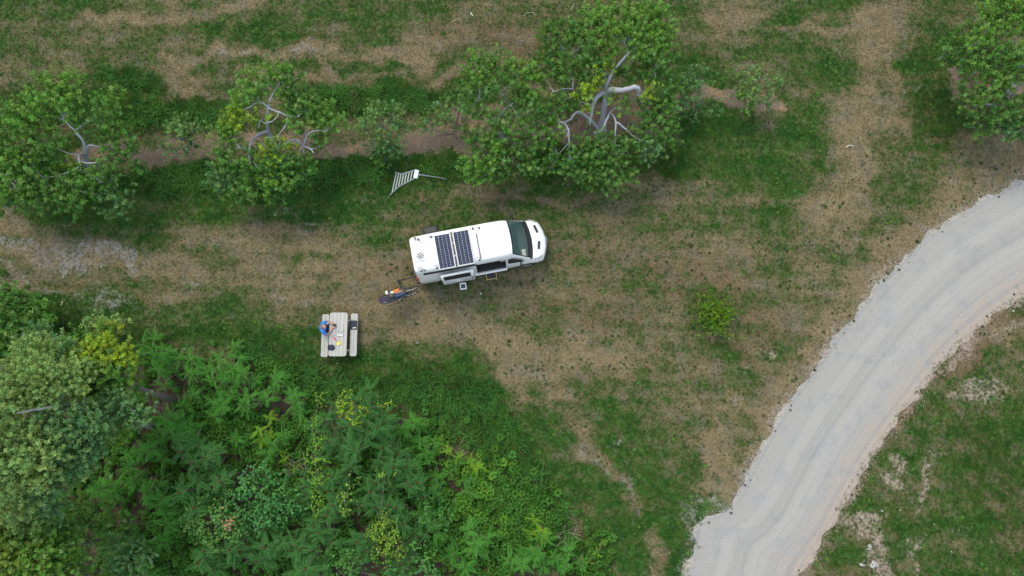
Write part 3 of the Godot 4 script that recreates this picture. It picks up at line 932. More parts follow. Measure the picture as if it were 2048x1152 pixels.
func build_orchard() -> void:
	var wb := paint("wood bark", Color(.17, .155, .14), .9)
	wb.albedo_texture = noise_tex(.05, 8, Color(.5, .5, .5), Color(1, 1, 1)); wb.uv1_triplanar = true; wb.uv1_scale = Vector3(2, 2, 2)
	var bark := paint("apple bark", Color(.47, .50, .55), .9)
	bark.albedo_texture = noise_tex(.06, 4, Color(.45, .45, .46), Color(1, 1, 1))
	bark.uv1_triplanar = true; bark.uv1_scale = Vector3(2.2, 2.2, 2.2)
	leaf_mat("apple leaves", .5, .7)
	paint("apple skin", Color(.42, .10, .085), .4)
	var L := LEAF_LIME; var B := LEAF_BRIGHT; var M := LEAF_MID; var D := LEAF_MID; var P := LEAF_PALE; var U := LEAF_BLUE
	apple_tree("large old apple tree at the left with bare forked grey limbs at its centre", [205, 362], [
		[[205, 362, 0, .15], [180, 335, .9, .13], [172, 312, 1.5, .11]],
		[[172, 312, 1.5, .09], [168, 285, 2.2, .07], [150, 262, 2.6, .05], [128, 240, 2.8, .03]],
		[[172, 312, 1.5, .07], [178, 292, 2.1, .05], [200, 294, 2.3, .03], [218, 297, 2.4, .015]],
		[[172, 312, 1.5, .07], [158, 310, 2.0, .05], [160, 328, 2.1, .04], [146, 342, 2.2, .02]],
		[[158, 310, 2.0, .05], [166, 326, 2.0, .04], [196, 324, 2.2, .02]],
		[[146, 342, 2.2, .03], [120, 350, 2.0, .018], [86, 356, 1.9, .01]],
	], [
		[115, 185, 3.0, .75, 120, B], [145, 175, 3.0, .5, 60, B], [70, 235, 2.8, .8, 120, B], [130, 225, 3.0, .8, 120, B], [200, 235, 2.7, .8, 110, M], [230, 210, 2.3, .55, 60, B], [40, 280, 2.4, .8, 110, M], [100, 290, 2.6, .7, 100, M], [240, 285, 2.4, .75, 110, M], [260, 320, 2.0, .6, 70, M], [225, 350, 2.0, .7, 90, M], [165, 385, 1.9, .8, 110, D], [100, 380, 1.9, .7, 90, D], [235, 400, 1.5, .65, 80, U], [180, 350, 2.0, .4, 30, B], [60, 330, 2.2, .6, 70, M], [150, 410, 1.4, .6, 70, D], [150, 335, 1.4, .5, 30, L],
	], 21, [[232, 280, 2.6], [80, 355, 2.0], [62, 243, 3.1], [240, 305, 2.4]])
	apple_tree("leafy apple tree at the left edge above the pale dirt track", [40, 380], [
		[[40, 380, 0, .12], [22, 355, 1.0, .10], [8, 335, 1.8, .06]], [[22, 355, 1.0, .07], [34, 365, 1.8, .04], [40, 380, 2.2, .02]],
	], [
		[15, 320, 2.6, .7, 110, B], [40, 345, 2.5, .6, 90, B], [10, 370, 2.4, .6, 80, B], [38, 385, 2.1, .5, 60, B], [-20, 340, 2.8, .8, 90, B], [10, 410, 1.7, .5, 60, M], [80, 400, 1.5, .55, 60, D], [-30, 300, 2.3, .7, 80, M], [0, 265, 2.1, .6, 70, M], [5, 230, 2.0, .5, 50, D],
	], 22, [[6, 335, 2.9]])
	apple_tree("apple tree with pale zigzag branches showing between its lime leaves", [560, 330], [
		[[560, 330, 0, .15], [548, 300, .8, .13], [537, 262, 1.7, .10]],
		[[537, 262, 1.7, .08], [534, 235, 2.5, .06], [537, 215, 2.9, .05], [545, 190, 3.2, .03], [560, 162, 3.4, .018]],
		[[537, 215, 2.9, .04], [518, 203, 3.1, .03], [500, 214, 3.2, .016]],
		[[537, 215, 2.9, .04], [558, 224, 3.0, .03], [578, 232, 3.1, .022], [596, 233, 3.1, .012]],
		[[558, 224, 3.0, .025], [552, 236, 2.9, .02], [544, 243, 2.8, .012]],
		[[537, 262, 1.7, .08], [516, 270, 2.0, .06], [502, 284, 2.2, .05], [498, 308, 2.3, .03]],
		[[498, 302, 2.2, .03], [480, 296, 2.4, .02], [458, 300, 2.4, .01]],
		[[548, 300, .8, .09], [590, 280, 1.5, .07], [606, 292, 2.0, .06], [622, 298, 2.3, .04], [628, 306, 2.4, .02]],
		[[606, 292, 2.0, .04], [612, 275, 2.4, .03], [624, 262, 2.5, .025], [652, 262, 2.6, .012]],
		[[578, 242, 2.7, .03], [570, 252, 2.6, .022], [556, 274, 2.4, .012]],
	], [
		[555, 150, 3.3, .5, 60, B], [575, 165, 3.0, .55, 70, M], [520, 175, 3.0, .6, 80, B], [500, 200, 2.8, .6, 80, B], [590, 195, 2.7, .6, 80, M], [615, 225, 2.5, .6, 80, M], [650, 235, 2.3, .55, 70, B], [665, 250, 2.1, .4, 40, B], [480, 240, 2.6, .5, 60, L], [520, 240, 2.9, .4, 40, L], [470, 270, 2.3, .5, 60, B], [450, 290, 2.0, .5, 50, B], [530, 285, 2.5, .35, 34, L], [590, 285, 2.2, .35, 30, L], [605, 260, 2.4, .4, 40, B], [545, 310, 2.3, .4, 34, L], [470, 330, 2.0, .65, 90, M], [520, 335, 2.1, .6, 80, M], [570, 320, 2.2, .55, 70, M], [600, 340, 1.7, .55, 70, M], [450, 360, 1.7, .6, 80, U], [500, 375, 1.7, .6, 80, M], [550, 365, 1.9, .6, 80, B], [580, 355, 1.5, .5, 60, D], [640, 285, 1.8, .45, 45, M], [560, 395, 1.2, .4, 40, M], [480, 395, 1.2, .4, 36, D],
	], 23, [[487, 201, 3.1], [446, 370, 1.9], [505, 190, 3.1]])
	apple_tree("dense leafy apple tree touching the left side of the biggest tree", [1010, 280], [
		[[1010, 280, 0, .13], [1003, 260, .9, .11], [1000, 235, 1.7, .08]], [[1003, 260, .9, .08], [1012, 215, 2.0, .05], [1005, 180, 2.8, .02]], [[1000, 235, 1.7, .06], [1020, 210, 2.4, .04], [1030, 225, 2.6, .02]], [[1000, 235, 1.7, .05], [975, 215, 2.3, .03], [960, 200, 2.6, .015]],
	], [
		[960, 140, 2.9, .6, 80, B], [1000, 145, 3.0, .6, 80, M], [1040, 150, 2.8, .55, 70, B], [1060, 180, 2.6, .5, 60, B], [960, 185, 2.8, .6, 80, M], [1010, 195, 2.9, .6, 80, M], [1055, 215, 2.5, .6, 80, M], [1075, 240, 2.2, .5, 60, M], [945, 220, 2.3, .45, 45, M], [985, 235, 2.5, .5, 50, M], [1030, 250, 2.4, .55, 70, M], [1000, 275, 2.0, .55, 70, B], [960, 285, 1.9, .5, 60, M], [1060, 285, 2.0, .55, 70, M], [980, 320, 1.8, .55, 70, B], [1020, 315, 1.8, .55, 70, M], [950, 330, 1.5, .45, 45, B], [1060, 330, 1.5, .5, 60, D], [970, 350, 1.2, .4, 40, B], [935, 345, 1.0, .3, 22, B], [1000, 350, 1.1, .4, 40, M],
	], 24, [[950, 322, 1.8], [1000, 250, 2.7]])
	apple_tree("biggest apple tree, with a thick bleached limb bent across its lime heart", [1205, 290], [
		[[1205, 290, 0, .20], [1204, 262, .8, .18], [1208, 215, 1.8, .15]],
		[[1208, 215, 1.8, .13], [1216, 182, 2.6, .12], [1245, 180, 3.2, .12], [1270, 174, 3.4, .10], [1278, 178, 3.3, .08], [1275, 192, 2.7, .06]],
		[[1212, 195, 2.1, .11], [1213, 170, 2.7, .08], [1220, 152, 3.0, .07], [1240, 125, 3.3, .06], [1262, 103, 3.6, .03]],
		[[1256, 110, 3.5, .03], [1254, 95, 3.6, .025], [1247, 82, 3.7, .012]],
		[[1216, 182, 2.4, .11], [1195, 192, 2.5, .10], [1186, 210, 2.4, .08], [1182, 235, 2.3, .05], [1180, 250, 2.3, .02]],
		[[1204, 262, .8, .10], [1160, 225, 1.7, .08], [1140, 240, 2.0, .07], [1128, 245, 2.2, .05], [1120, 243, 2.3, .03]],
		[[1128, 245, 2.2, .05], [1136, 258, 2.2, .035], [1138, 285, 2.0, .025], [1139, 312, 1.8, .012]],
		[[1138, 285, 2.0, .02], [1128, 296, 1.9, .015], [1117, 310, 1.8, .01]],
		[[1204, 262, .8, .09], [1220, 228, 1.8, .07], [1232, 245, 2.2, .05], [1230, 268, 2.1, .03], [1230, 290, 1.9, .015]],
		[[1232, 245, 2.2, .04], [1245, 252, 2.3, .03], [1262, 268, 2.3, .025], [1286, 284, 2.2, .015]],
		[[1218, 228, 2.0, .045], [1210, 248, 2.1, .04], [1203, 262, 2.0, .035], [1188, 264, 2.0, .02]],
		[[1150, 190, 2.2, .03], [1146, 178, 2.6, .03], [1147, 160, 2.8, .02]], [[1146, 178, 2.6, .025], [1125, 178, 2.7, .02], [1108, 184, 2.7, .012]],
		[[1305, 168, 2.5, .018], [1310, 152, 2.7, .022], [1306, 142, 2.8, .014]], [[1128, 98, 2.9, .016], [1140, 108, 2.9, .022], [1158, 120, 2.8, .016]],
	], [
		[1180, 45, 3.4, .6, 80, B], [1215, 50, 3.5, .7, 110, B], [1265, 40, 3.6, .65, 90, B], [1310, 40, 3.3, .5, 60, B], [1330, 65, 3.0, .5, 50, B], [1260, 75, 3.6, .7, 110, B], [1210, 85, 3.4, .7, 110, B], [1165, 75, 3.1, .6, 80, M], [1120, 85, 2.8, .6, 80, M], [1095, 75, 2.6, .4, 36, M], [1300, 85, 3.2, .65, 90, B], [1335, 80, 2.9, .4, 36, B], [1310, 120, 2.8, .6, 80, M], [1270, 110, 3.3, .45, 50, B], [1190, 115, 3.2, .6, 80, M], [1140, 120, 2.8, .6, 80, M], [1100, 115, 2.4, .5, 60, D], [1090, 150, 2.2, .55, 70, D], [1140, 150, 2.6, .55, 70, D], [1190, 150, 2.6, .6, 80, D], [1250, 150, 2.6, .55, 70, D], [1300, 155, 2.5, .6, 80, M], [1330, 185, 2.1, .55, 60, D], [1210, 145, 3.2, .3, 26, L], [1200, 175, 2.9, .3, 30, L], [1175, 190, 2.8, .35, 40, L], [1165, 205, 2.7, .3, 30, L], [1290, 182, 2.9, .28, 24, L], [1225, 205, 2.5, .28, 22, L], [1185, 225, 2.5, .3, 26, L], [1240, 215, 2.4, .3, 24, B], [1130, 200, 2.3, .5, 50, M], [1110, 230, 2.1, .5, 50, M], [1125, 250, 2.3, .25, 16, L], [1100, 265, 2.2, .3, 22, B], [1135, 268, 2.3, .2, 10, L], [1290, 225, 2.1, .6, 80, D], [1330, 225, 1.9, .55, 70, M], [1300, 260, 2.0, .55, 70, M], [1330, 275, 1.6, .5, 55, D], [1250, 300, 2.0, .5, 55, M], [1290, 305, 1.8, .55, 70, U], [1190, 285, 2.0, .5, 50, M], [1160, 305, 1.8, .5, 50, D], [1210, 315, 1.9, .55, 70, M], [1110, 300, 1.7, .5, 55, D], [1140, 335, 1.4, .5, 55, D], [1195, 345, 1.6, .5, 60, M], [1240, 335, 1.6, .5, 60, M], [1215, 370, 1.2, .45, 45, M], [1170, 350, 1.2, .4, 40, D], [1250, 355, 1.1, .4, 36, D], [1100, 335, 1.2, .4, 36, D],
	], 25, [[1281, 40, 3.9], [1188, 55, 3.6], [1086, 88, 2.8], [1322, 245, 2.1], [1316, 248, 2.0], [1307, 71, 3.4]])
	apple_tree("apple tree cut off by the right edge of the frame", [2010, 190], [
		[[2010, 190, 0, .17], [2030, 160, 1.0, .14], [2045, 120, 1.9, .10]], [[2030, 160, 1.0, .09], [1990, 120, 2.0, .06], [1960, 90, 2.7, .03]], [[2030, 160, 1.0, .09], [2010, 190, 1.9, .05], [1990, 210, 2.4, .02]],
	], [
		[2030, 20, 3.2, .7, 110, B], [1985, 25, 3.2, .6, 80, B], [1975, 60, 3.1, .6, 80, B], [2020, 70, 3.3, .7, 110, B], [2060, 50, 3.4, .8, 90, B], [1955, 95, 2.8, .55, 70, B], [2000, 110, 3.0, .6, 80, M], [2045, 115, 3.2, .6, 80, B], [1930, 120, 2.4, .45, 45, M], [1960, 140, 2.5, .55, 70, M], [2010, 150, 2.8, .6, 80, M], [1985, 180, 2.5, .55, 65, B], [2035, 180, 2.7, .6, 80, M], [1965, 195, 2.1, .4, 36, B], [2060, 150, 2.9, .6, 80, M], [1940, 220, 1.7, .5, 50, M], [1985, 225, 2.0, .55, 70, M], [2030, 225, 2.2, .6, 80, M], [1960, 255, 1.4, .5, 55, D], [2010, 265, 1.6, .5, 60, U], [2045, 265, 1.8, .55, 70, U], [1925, 190, 1.8, .4, 36, M], [1900, 100, 2.0, .45, 45, M], [1885, 115, 1.6, .4, 36, D], [1930, 70, 2.3, .45, 45, M], [2090, 90, 3.2, .9, 120, M], [2090, 200, 2.6, .9, 120, M],
	], 26, [[2040, 152, 3.2], [1975, 170, 2.8], [1972, 82, 3.1], [1993, 172, 2.7]])
	# young trees between the old ones
	var young := [
		["young pale-leaved apple sapling left of the zigzag-branched tree", [368, 300], [[365, 255, 1.5, .42, 60, P], [360, 280, 1.4, .42, 60, P], [385, 265, 1.2, .35, 36, U], [345, 270, 1.1, .3, 26, P], [380, 300, .7, .35, 34, U], [350, 305, .7, .3, 20, U], [415, 265, .9, .3, 22, P], [330, 295, .6, .25, 14, U]]],
		["young apple sapling with bluish leaves just above the tripod ladder", [775, 285], [[750, 225, 1.7, .4, 48, P], [785, 230, 1.7, .42, 52, P], [765, 250, 1.8, .45, 60, P], [800, 260, 1.3, .38, 44, U], [735, 260, 1.2, .35, 34, P], [770, 285, 1.2, .42, 54, U], [795, 300, .8, .36, 44, U], [750, 295, .8, .36, 40, U], [775, 320, .5, .3, 26, D], [725, 245, 1.3, .22, 12, P]]],
		["thin apple sapling with an orange-red fruit between ladder and leafy tree", [905, 268], [[885, 215, 1.3, .3, 28, P], [920, 215, 1.5, .32, 34, P], [940, 200, 1.6, .26, 20, P], [860, 245, .9, .34, 30, U], [890, 240, 1.0, .34, 34, P], [920, 250, .8, .36, 34, M], [940, 270, .6, .3, 22, M], [840, 255, .7, .25, 14, P]]],
		["pale blue-green apple sapling right of the biggest tree", [1400, 225], [[1370, 165, 1.7, .45, 60, U], [1400, 160, 1.7, .42, 56, U], [1380, 195, 1.5, .45, 60, U], [1410, 185, 1.5, .36, 34, P], [1360, 215, 1.0, .4, 44, U], [1390, 225, .8, .4, 40, U], [1425, 215, .7, .3, 18, U], [1350, 240, .7, .35, 30, D]]],
		["young apple sapling at the right end of the row with a pink tag", [1500, 215], [[1490, 160, 1.5, .36, 36, P], [1520, 155, 1.8, .4, 50, P], [1540, 165, 1.7, .36, 40, P], [1510, 190, 1.4, .42, 50, P], [1480, 195, 1.1, .36, 34, B], [1530, 205, .9, .36, 34, U], [1500, 215, .9, .34, 30, B], [1460, 150, 1.2, .28, 18, M], [1475, 180, .9, .3, 20, U]]],
	]
	for k in young.size():
		var y = young[k]
		var b: Array = y[1]
		var top: Array = y[2][1]
		apple_tree(y[0], b, [[[b[0], b[1], 0, .035], [(b[0] + top[0]) * .5, (b[1] + top[1]) * .5 + 4, .7, .028], [top[0], top[1], 1.5, .014]]], y[2], 40 + k, [[905, 233, 1.3], [898, 228, 1.3]] if k == 2 else ([[1484, 138, 1.7]] if k == 4 else []), "apple_sapling", "young apple trees between the old ones", .36, "wood bark")

# sumac: leaning stems, each with a whorl of long pinnate leaves and some with red seed heads
func sumac(label: String, u: float, v: float, h: float, size: float, tone: String, cone: bool, heads := 1) -> void:
	var top := site(u, v, h)
	var base := Vector3(top.x + rng.randf_range(-.3, .3), 0, top.z + rng.randf_range(-.3, .3))
	var t := thing("sumac", label, "shrub", base, 0, "sumacs in the thicket")
	for q in heads:
		var tip := top - base
		if q > 0: tip += Vector3(rng.randf_range(-.55, .55), rng.randf_range(-.9, -.1), rng.randf_range(-.7, .7)) * (size + .3)
		var S := Builder.new()
		S.tube(PackedVector3Array([Vector3(0, -.02, 0), tip * .5 + Vector3(rng.randf_range(-.1, .1), 0, rng.randf_range(-.1, .1)), tip]), PackedFloat32Array([.045, .032, .018]), 6)
		part("stem", S, mats["sumac bark"], t)
		var n := rng.randi_range(8, 13)
		var tilt := Basis(Vector3(rng.randf_range(-1, 1), 0, rng.randf_range(-1, 1)).normalized(), rng.randf_range(.1, .75))
		for k in n:
			var o := part("frond", frond_shapes[rng.randi_range(0, 4)], mats["sumac " + tone], t, tip - Vector3(rng.randf_range(-.05, .05), .036 * k, rng.randf_range(-.05, .05)))
			var el := .7 * (1.0 - float(k) / n) - .1 + rng.randf_range(-.25, .25)
			var s := size * rng.randf_range(.58, 1.0) * (.72 + .28 * k / n)
			o.basis = tilt * Basis(Vector3.UP, k * 2.4 + rng.randf_range(-.55, .55)) * Basis(Vector3.BACK, el) * Basis.from_scale(Vector3.ONE * s)
		if cone and (q == 0 or rng.randf() < .7):
			var C := Builder.new()
			C.lathe(Vector3.ZERO, PackedVector2Array([Vector2(.002, .20), Vector2(.024, .16), Vector2(.040, .09), Vector2(.044, .03), Vector2(.02, -.02), Vector2(.002, -.02)]), 8)
			part("seed_head", C, mats["sumac seed"], t, tip + Vector3(rng.randf_range(-.04, .04), .02, rng.randf_range(-.04, .04)))

func leafy(called: String, label: String, category: String, base: Array, trunks: Array, lobes: Array, shapes: Array[ArrayMesh], mat_name: String, size: float, up_bias: float, seed_: int, bark := "wood bark", group := "", thin := 1.0) -> Node3D:
	rng.seed = seed_
	var o := site(base[0], base[1])
	var t := thing(called, label, category, o, 0, group)
	for k in trunks.size():
		part("trunk" if k == 0 else "limb", shifted(limb(trunks[k]), o), mats[bark], t)
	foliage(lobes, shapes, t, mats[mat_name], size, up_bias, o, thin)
	return t

func vine(label: String, pts: Array, tint: Color, seed_: int, dense := 1.0, leaf := .13) -> void:
	# pts: rows of [column, row, height, radius]; leaves lie like shingles over the mass they cover
	rng.seed = seed_
	var o := site(pts[0][0], pts[0][1]); o.y = 0
	var t := thing("vine", label, "vine", o, 0, "vines climbing over the thicket")
	var xf: Array[Transform3D] = []; var cols := PackedColorArray()
	var S := Builder.new()
	var stem := PackedVector3Array([Vector3.ZERO]); var rads := PackedFloat32Array([.02])
	for p in pts:
		var c := site(p[0], p[1], p[2])
		stem.push_back(c - o); rads.push_back(.012)
		var r: float = p[3]
		# each strand wanders over the mass and carries leaves on both sides
		for k in int(r * r * 26.0 * dense) + 2:
			var a := rng.randf() * TAU
			var q := Vector2(cos(a), sin(a)) * r * sqrt(rng.randf()) * 1.1
			var head := rng.randf() * TAU
			var shade := jit(tint, .3)
			for e in rng.randi_range(7, 22):
				head += rng.randf_range(-.6, .6)
				q += Vector2(cos(head), sin(head)) * leaf * .55
				var d := q.length() / r
				if d > 1.7: break
				var lift := .6 * r * sqrt(max(0.0, 1.0 - d * d * .5)) - (.5 * (d - 1.0) if d > 1.0 else 0.0)
				var w := c + Vector3(q.x, lift + rng.randf_range(-.08, .08), q.y)
				var nrm := (Vector3(q.x, .9 * r, q.y).normalized() + any_dir() * .6).normalized()
				xf.append(Transform3D(along(nrm, rng.randf() * TAU, Vector3.ONE * leaf * rng.randf_range(.6, 1.45)), w - o))
				cols.push_back(jit(shade, .22))
	S.tube(stem, rads, 5)
	part("stem", S, mats["wood bark"], t)
	scatter("foliage", vine_leaf, mats["vine leaves"], xf, cols, t)

func build_thicket() -> void:
	var pb := paint("pale bark", Color(.36, .37, .37), .9)
	pb.albedo_texture = noise_tex(.05, 9, Color(.55, .55, .56), Color(1, 1, 1)); pb.uv1_triplanar = true; pb.uv1_scale = Vector3(2, 2, 2)
	paint("sumac bark", Color(.12, .09, .07), .9)
	paint("sumac seed", Color(.125, .030, .024), .9)
	paint("dead twigs", Color(.27, .22, .18), .9)
	var tones := {"bright": Color(.098, .295, .052), "lime": Color(.205, .400, .036), "mature": Color(.074, .205, .056)}
	for k in tones:
		var m := leaf_mat("sumac " + k, .5, .6)
		m.albedo_color = srgb(tones[k])
	leaf_mat("vine leaves", .5, .45)
	leaf_mat("tree leaves", .5, .7)
	rng.seed = 500
	var plants := [
		["bright young sumac at the far left of the sunlit sumac patch", 375, 745, 1.5, .75, "bright", false, 3], ["bright young sumac at the top of the sunlit patch near the lawn", 440, 715, 1.6, .75, "bright", false, 3], ["bright young sumac in the middle of the sunlit patch", 425, 760, 1.8, .8, "bright", false, 3], ["bright young sumac at the right of the sunlit patch", 480, 745, 1.4, .7, "bright", false, 2], ["green young sumac on the lower side of the sunlit patch", 440, 810, 1.5, .8, "bright", false, 3], ["green young sumac below right of the sunlit patch", 495, 795, 1.3, .7, "bright", false, 2], ["low green sumac left of the sunlit patch over bare soil", 385, 790, 1.1, .6, "bright", false, 2],
		["lime sumac between the sunlit patch and the red-coned clump", 545, 775, 1.6, .65, "bright", false, 3], ["bright sumac just above the pile of dead twigs", 590, 805, 1.5, .75, "bright", false, 3], ["lime sumac over the dark gap near the dead twigs", 515, 862, 1.3, .6, "lime", false, 2], ["bright sumac right of the dark gap", 540, 890, 1.4, .75, "bright", false, 2], ["small lime sumac beside the pile of dead twigs", 568, 917, 1.0, .42, "lime", false, 1], ["low green sumac at the left of the dark gap", 470, 880, 1.0, .65, "bright", false, 2],
		["dark sumac with red cones at the top left of the coned clump", 650, 840, 3.2, .8, "mature", true, 3], ["dark sumac with red cones at the tip nearest the lawn", 725, 800, 3.0, .75, "mature", true, 2], ["sumac with red cones in the heart of the coned clump", 700, 850, 3.6, .85, "mature", true, 3], ["sumac with red cones on the right of the coned clump", 755, 855, 3.2, .85, "mature", true, 3], ["sumac with red cones low in the coned clump", 710, 900, 3.3, .85, "mature", true, 3], ["green sumac with red cones at the lower right of the coned clump", 765, 895, 2.8, .8, "mature", true, 2], ["sumac with red cones low on the left of the coned clump", 655, 885, 3.0, .75, "mature", true, 2],
		["bright sumac on the lawn side of the coned clump", 808, 860, 1.5, .8, "bright", false, 3], ["bright sumac right below the coned clump", 815, 905, 1.4, .75, "bright", false, 3], ["green sumac at the edge of the long grass", 850, 905, 1.2, .65, "bright", false, 2], ["lime sumac among weeds at the edge of the long grass", 895, 905, 1.1, .5, "lime", false, 2], ["small lime sumac furthest into the long grass", 955, 935, 1.0, .5, "lime", false, 1], ["green sumac above the weedy bank", 900, 945, 1.1, .55, "bright", false, 2], ["green sumac on the weedy bank", 870, 985, 1.1, .7, "bright", false, 3], ["bright sumac low on the weedy bank", 930, 985, .9, .55, "bright", false, 2],
		["coned sumac at the top of the lower clump", 785, 935, 3.2, .85, "mature", true, 3], ["coned sumac at the left of the lower clump", 740, 985, 3.3, .8, "mature", true, 3], ["coned sumac at the right of the lower clump", 820, 970, 3.0, .8, "mature", true, 3], ["coned sumac at the foot of the lower clump", 775, 1010, 3.0, .75, "mature", true, 2], ["green coned sumac under the lower clump", 805, 1050, 2.6, .8, "mature", true, 2],
		["coned sumac left of the yellow hanging vine", 610, 975, 2.8, .75, "mature", true, 2], ["coned sumac behind the yellow hanging vine", 665, 955, 3.0, .75, "mature", true, 2], ["coned sumac below the yellow hanging vine", 665, 1010, 3.2, .8, "mature", true, 2], ["coned sumac over the black gap", 640, 1065, 3.2, .85, "mature", true, 3], ["dark coned sumac at the bottom of the thicket", 600, 1100, 3.2, .85, "mature", true, 3], ["broad-fronded sumac at the bottom left of the coned ones", 530, 1095, 3.0, .9, "mature", true, 3], ["dark coned sumac at the bottom frame edge", 610, 1140, 3.4, .9, "mature", true, 2], ["coned sumac left of the lower yellow vine", 715, 1085, 3.0, .8, "mature", true, 2],
		["green sumac at the lower right of the thicket", 870, 1065, 1.3, .9, "bright", false, 3], ["green sumac at the bottom of the weedy bank", 950, 1090, 2.0, .8, "bright", false, 3], ["green sumac at the lower frame edge by the bank", 930, 1135, 1.1, .9, "bright", false, 3], ["green sumac under the lower yellow vine", 800, 1130, 2.6, .85, "mature", true, 2],
		["lime sumac beside the pale pile of dry stems", 1085, 1065, 1.2, .6, "lime", false, 2], ["bright sumac at the bottom right corner of the thicket", 1075, 1110, 1.5, .75, "bright", false, 3], ["bright sumac at the frame edge right of the bank", 1045, 1130, 1.5, .75, "bright", false, 3], ["small bright sumac furthest right by the lawn", 1165, 1125, .9, .5, "bright", false, 2], ["small lime sumac standing alone near the lawn", 1195, 1108, .6, .35, "lime", false, 1], ["bright sumac under the pale pile of dry stems", 1130, 1130, 1.2, .6, "bright", false, 2],
		["star-shaped pale sumac in front of the tall tree", 335, 840, 2.1, .95, "bright", false, 1], ["green sumac beside the star-shaped one", 375, 870, 1.5, .9, "bright", false, 2], ["green sumac in the shade of the tall tree", 300, 900, 1.5, .9, "bright", false, 3], ["green sumac right of the golden vine", 315, 740, 1.3, .85, "bright", false, 2], ["green sumac above right of the golden vine", 280, 690, 1.3, .85, "bright", false, 1], ["green sumac behind the golden vine near the lawn", 310, 705, 2.0, .75, "bright", false, 2], ["coned sumac right of the shaded hollow", 360, 905, 2.8, .9, "mature", true, 2], ["green sumac in the shaded hollow", 255, 935, 1.7, .9, "bright", false, 3], ["coned green sumac above the grape mound", 410, 915, 3.0, .85, "mature", true, 2], ["broad green sumac over the grape mound", 360, 985, 3.3, .95, "mature", true, 2], ["coned sumac at the left edge of the grape mound", 440, 965, 3.0, .85, "mature", true, 2], ["green sumac deep in the shaded hollow", 200, 980, 1.5, .9, "bright", false, 3], ["green sumac below the shaded hollow", 290, 985, 1.9, .9, "bright", false, 3], ["green sumac under the shaded hollow", 330, 1030, 1.5, .9, "bright", false, 3], ["green star-shaped sumac at the bottom left", 200, 1085, 1.9, .9, "bright", false, 1], ["green sumac at the bottom edge left of the black gap", 280, 1125, 1.5, .9, "bright", false, 3], ["green sumac at the bottom edge right of the black gap", 400, 1125, 3.0, .95, "mature", true, 3], ["dark sumac at the bottom edge under the dead-leaf patch", 460, 1100, 2.8, .9, "mature", true, 2], ["young sumac at the left frame edge above the pale trunk", 60, 640, 1.5, .7, "bright", false, 2], ["green sumac behind the left frame edge shrub", 170, 665, 1.6, .75, "bright", false, 2], ["green sumac at the left frame edge", 5, 690, 1.6, .8, "bright", false, 2], ["sumac low under the tall tree", 130, 940, 1.3, .9, "bright", false, 2],
	]
	for p in plants: sumac(p[0], p[1], p[2], p[3], p[4] * .84, p[5], p[6], p[7] + (3 if p[6] else 2))
	var P := Color(.240, .380, .120); var Y := Color(.270, .390, .028); var G := LEAF_BRIGHT; var B := Color(.115, .255, .100); var M := LEAF_MID
	leafy("tall_tree", "tall pale feathery tree whose grey trunk shows through its crown", "tree", [300, 850], [
		[[300, 850, 0, .2], [225, 838, 3.0, .14], [140, 811, 6.6, .075], [90, 817, 7.7, .055], [35, 826, 8.8, .025]], [[150, 815, 5.8, .05], [165, 806, 6.4, .03]], [[225, 838, 3.0, .10], [120, 780, 5.0, .09], [20, 752, 6.4, .10], [-40, 745, 7.2, .06]], [[225, 838, 3.0, .08], [230, 815, 5.0, .05], [270, 822, 5.6, .02]],
	], [
		[40, 785, 6.8, .8, 150, P], [90, 770, 7.0, .9, 160, P], [140, 775, 6.5, .8, 130, P], [50, 875, 7.4, .9, 170, P], [110, 868, 7.0, .8, 150, B], [165, 855, 6.6, .8, 130, B], [20, 920, 8.0, 1.0, 180, P], [80, 920, 7.6, .95, 180, P], [145, 905, 6.6, .85, 140, B], [190, 880, 6.0, .6, 80, B], [40, 980, 7.0, .9, 160, P], [95, 970, 6.6, .75, 110, B], [180, 915, 5.6, .5, 50, P], [150, 930, 5.8, .6, 70, B], [50, 1030, 6.0, .6, 80, P], [100, 1010, 5.6, .6, 60, B], [-10, 850, 7.6, .7, 100, P], [75, 715, 5.8, .75, 110, P], [125, 720, 5.2, .7, 90, B], [90, 680, 4.6, .55, 60, B], [180, 740, 5.4, .5, 40, P], [240, 815, 5.4, .55, 60, B], [280, 825, 5.0, .5, 50, B], [215, 850, 5.0, .6, 60, M], [-40, 820, 8.6, 1.1, 180, P], [-50, 920, 8.2, 1.1, 180, P], [60, 790, 6.9, .4, 30, Color(.22, .27, .08)],
	], shoot_shapes, "tree leaves", .36, .6, 61, "pale bark", "", 1.9)
	leafy("golden_tree", "rounded tree with golden yellow-green leaves beside the tall pale tree", "tree", [350, 800], [[[350, 800, 0, .14], [290, 780, 2.6, .10], [235, 745, 4.6, .05]]], [
		[175, 720, 4.8, .45, 70, Y], [200, 712, 5.0, .5, 90, Y], [235, 705, 4.9, .45, 80, Y], [255, 720, 4.6, .4, 60, Y], [165, 745, 4.8, .45, 70, Y], [175, 765, 4.7, .4, 50, Y], [215, 740, 5.0, .5, 60, G], [245, 750, 4.6, .5, 60, G], [215, 775, 4.6, .55, 70, M], [250, 785, 4.2, .5, 60, M], [205, 800, 4.4, .5, 60, M], [250, 830, 3.9, .45, 50, G], [215, 845, 4.2, .5, 60, G], [235, 860, 3.8, .4, 40, G], [190, 840, 4.2, .4, 40, M], [215, 680, 4.2, .35, 40, G], [225, 660, 3.8, .3, 26, Color(.20, .25, .06)], [200, 650, 3.6, .3, 26, P], [250, 655, 3.4, .25, 20, P], [170, 790, 4.4, .35, 30, Y], [285, 815, 3.6, .35, 30, G], [230, 655, 4.0, .15, 12, Y], [95, 690, 4.6, .25, 16, Y], [105, 700, 4.8, .2, 12, Y],
	], shoot_shapes, "tree leaves", .44, 1.1, 62)
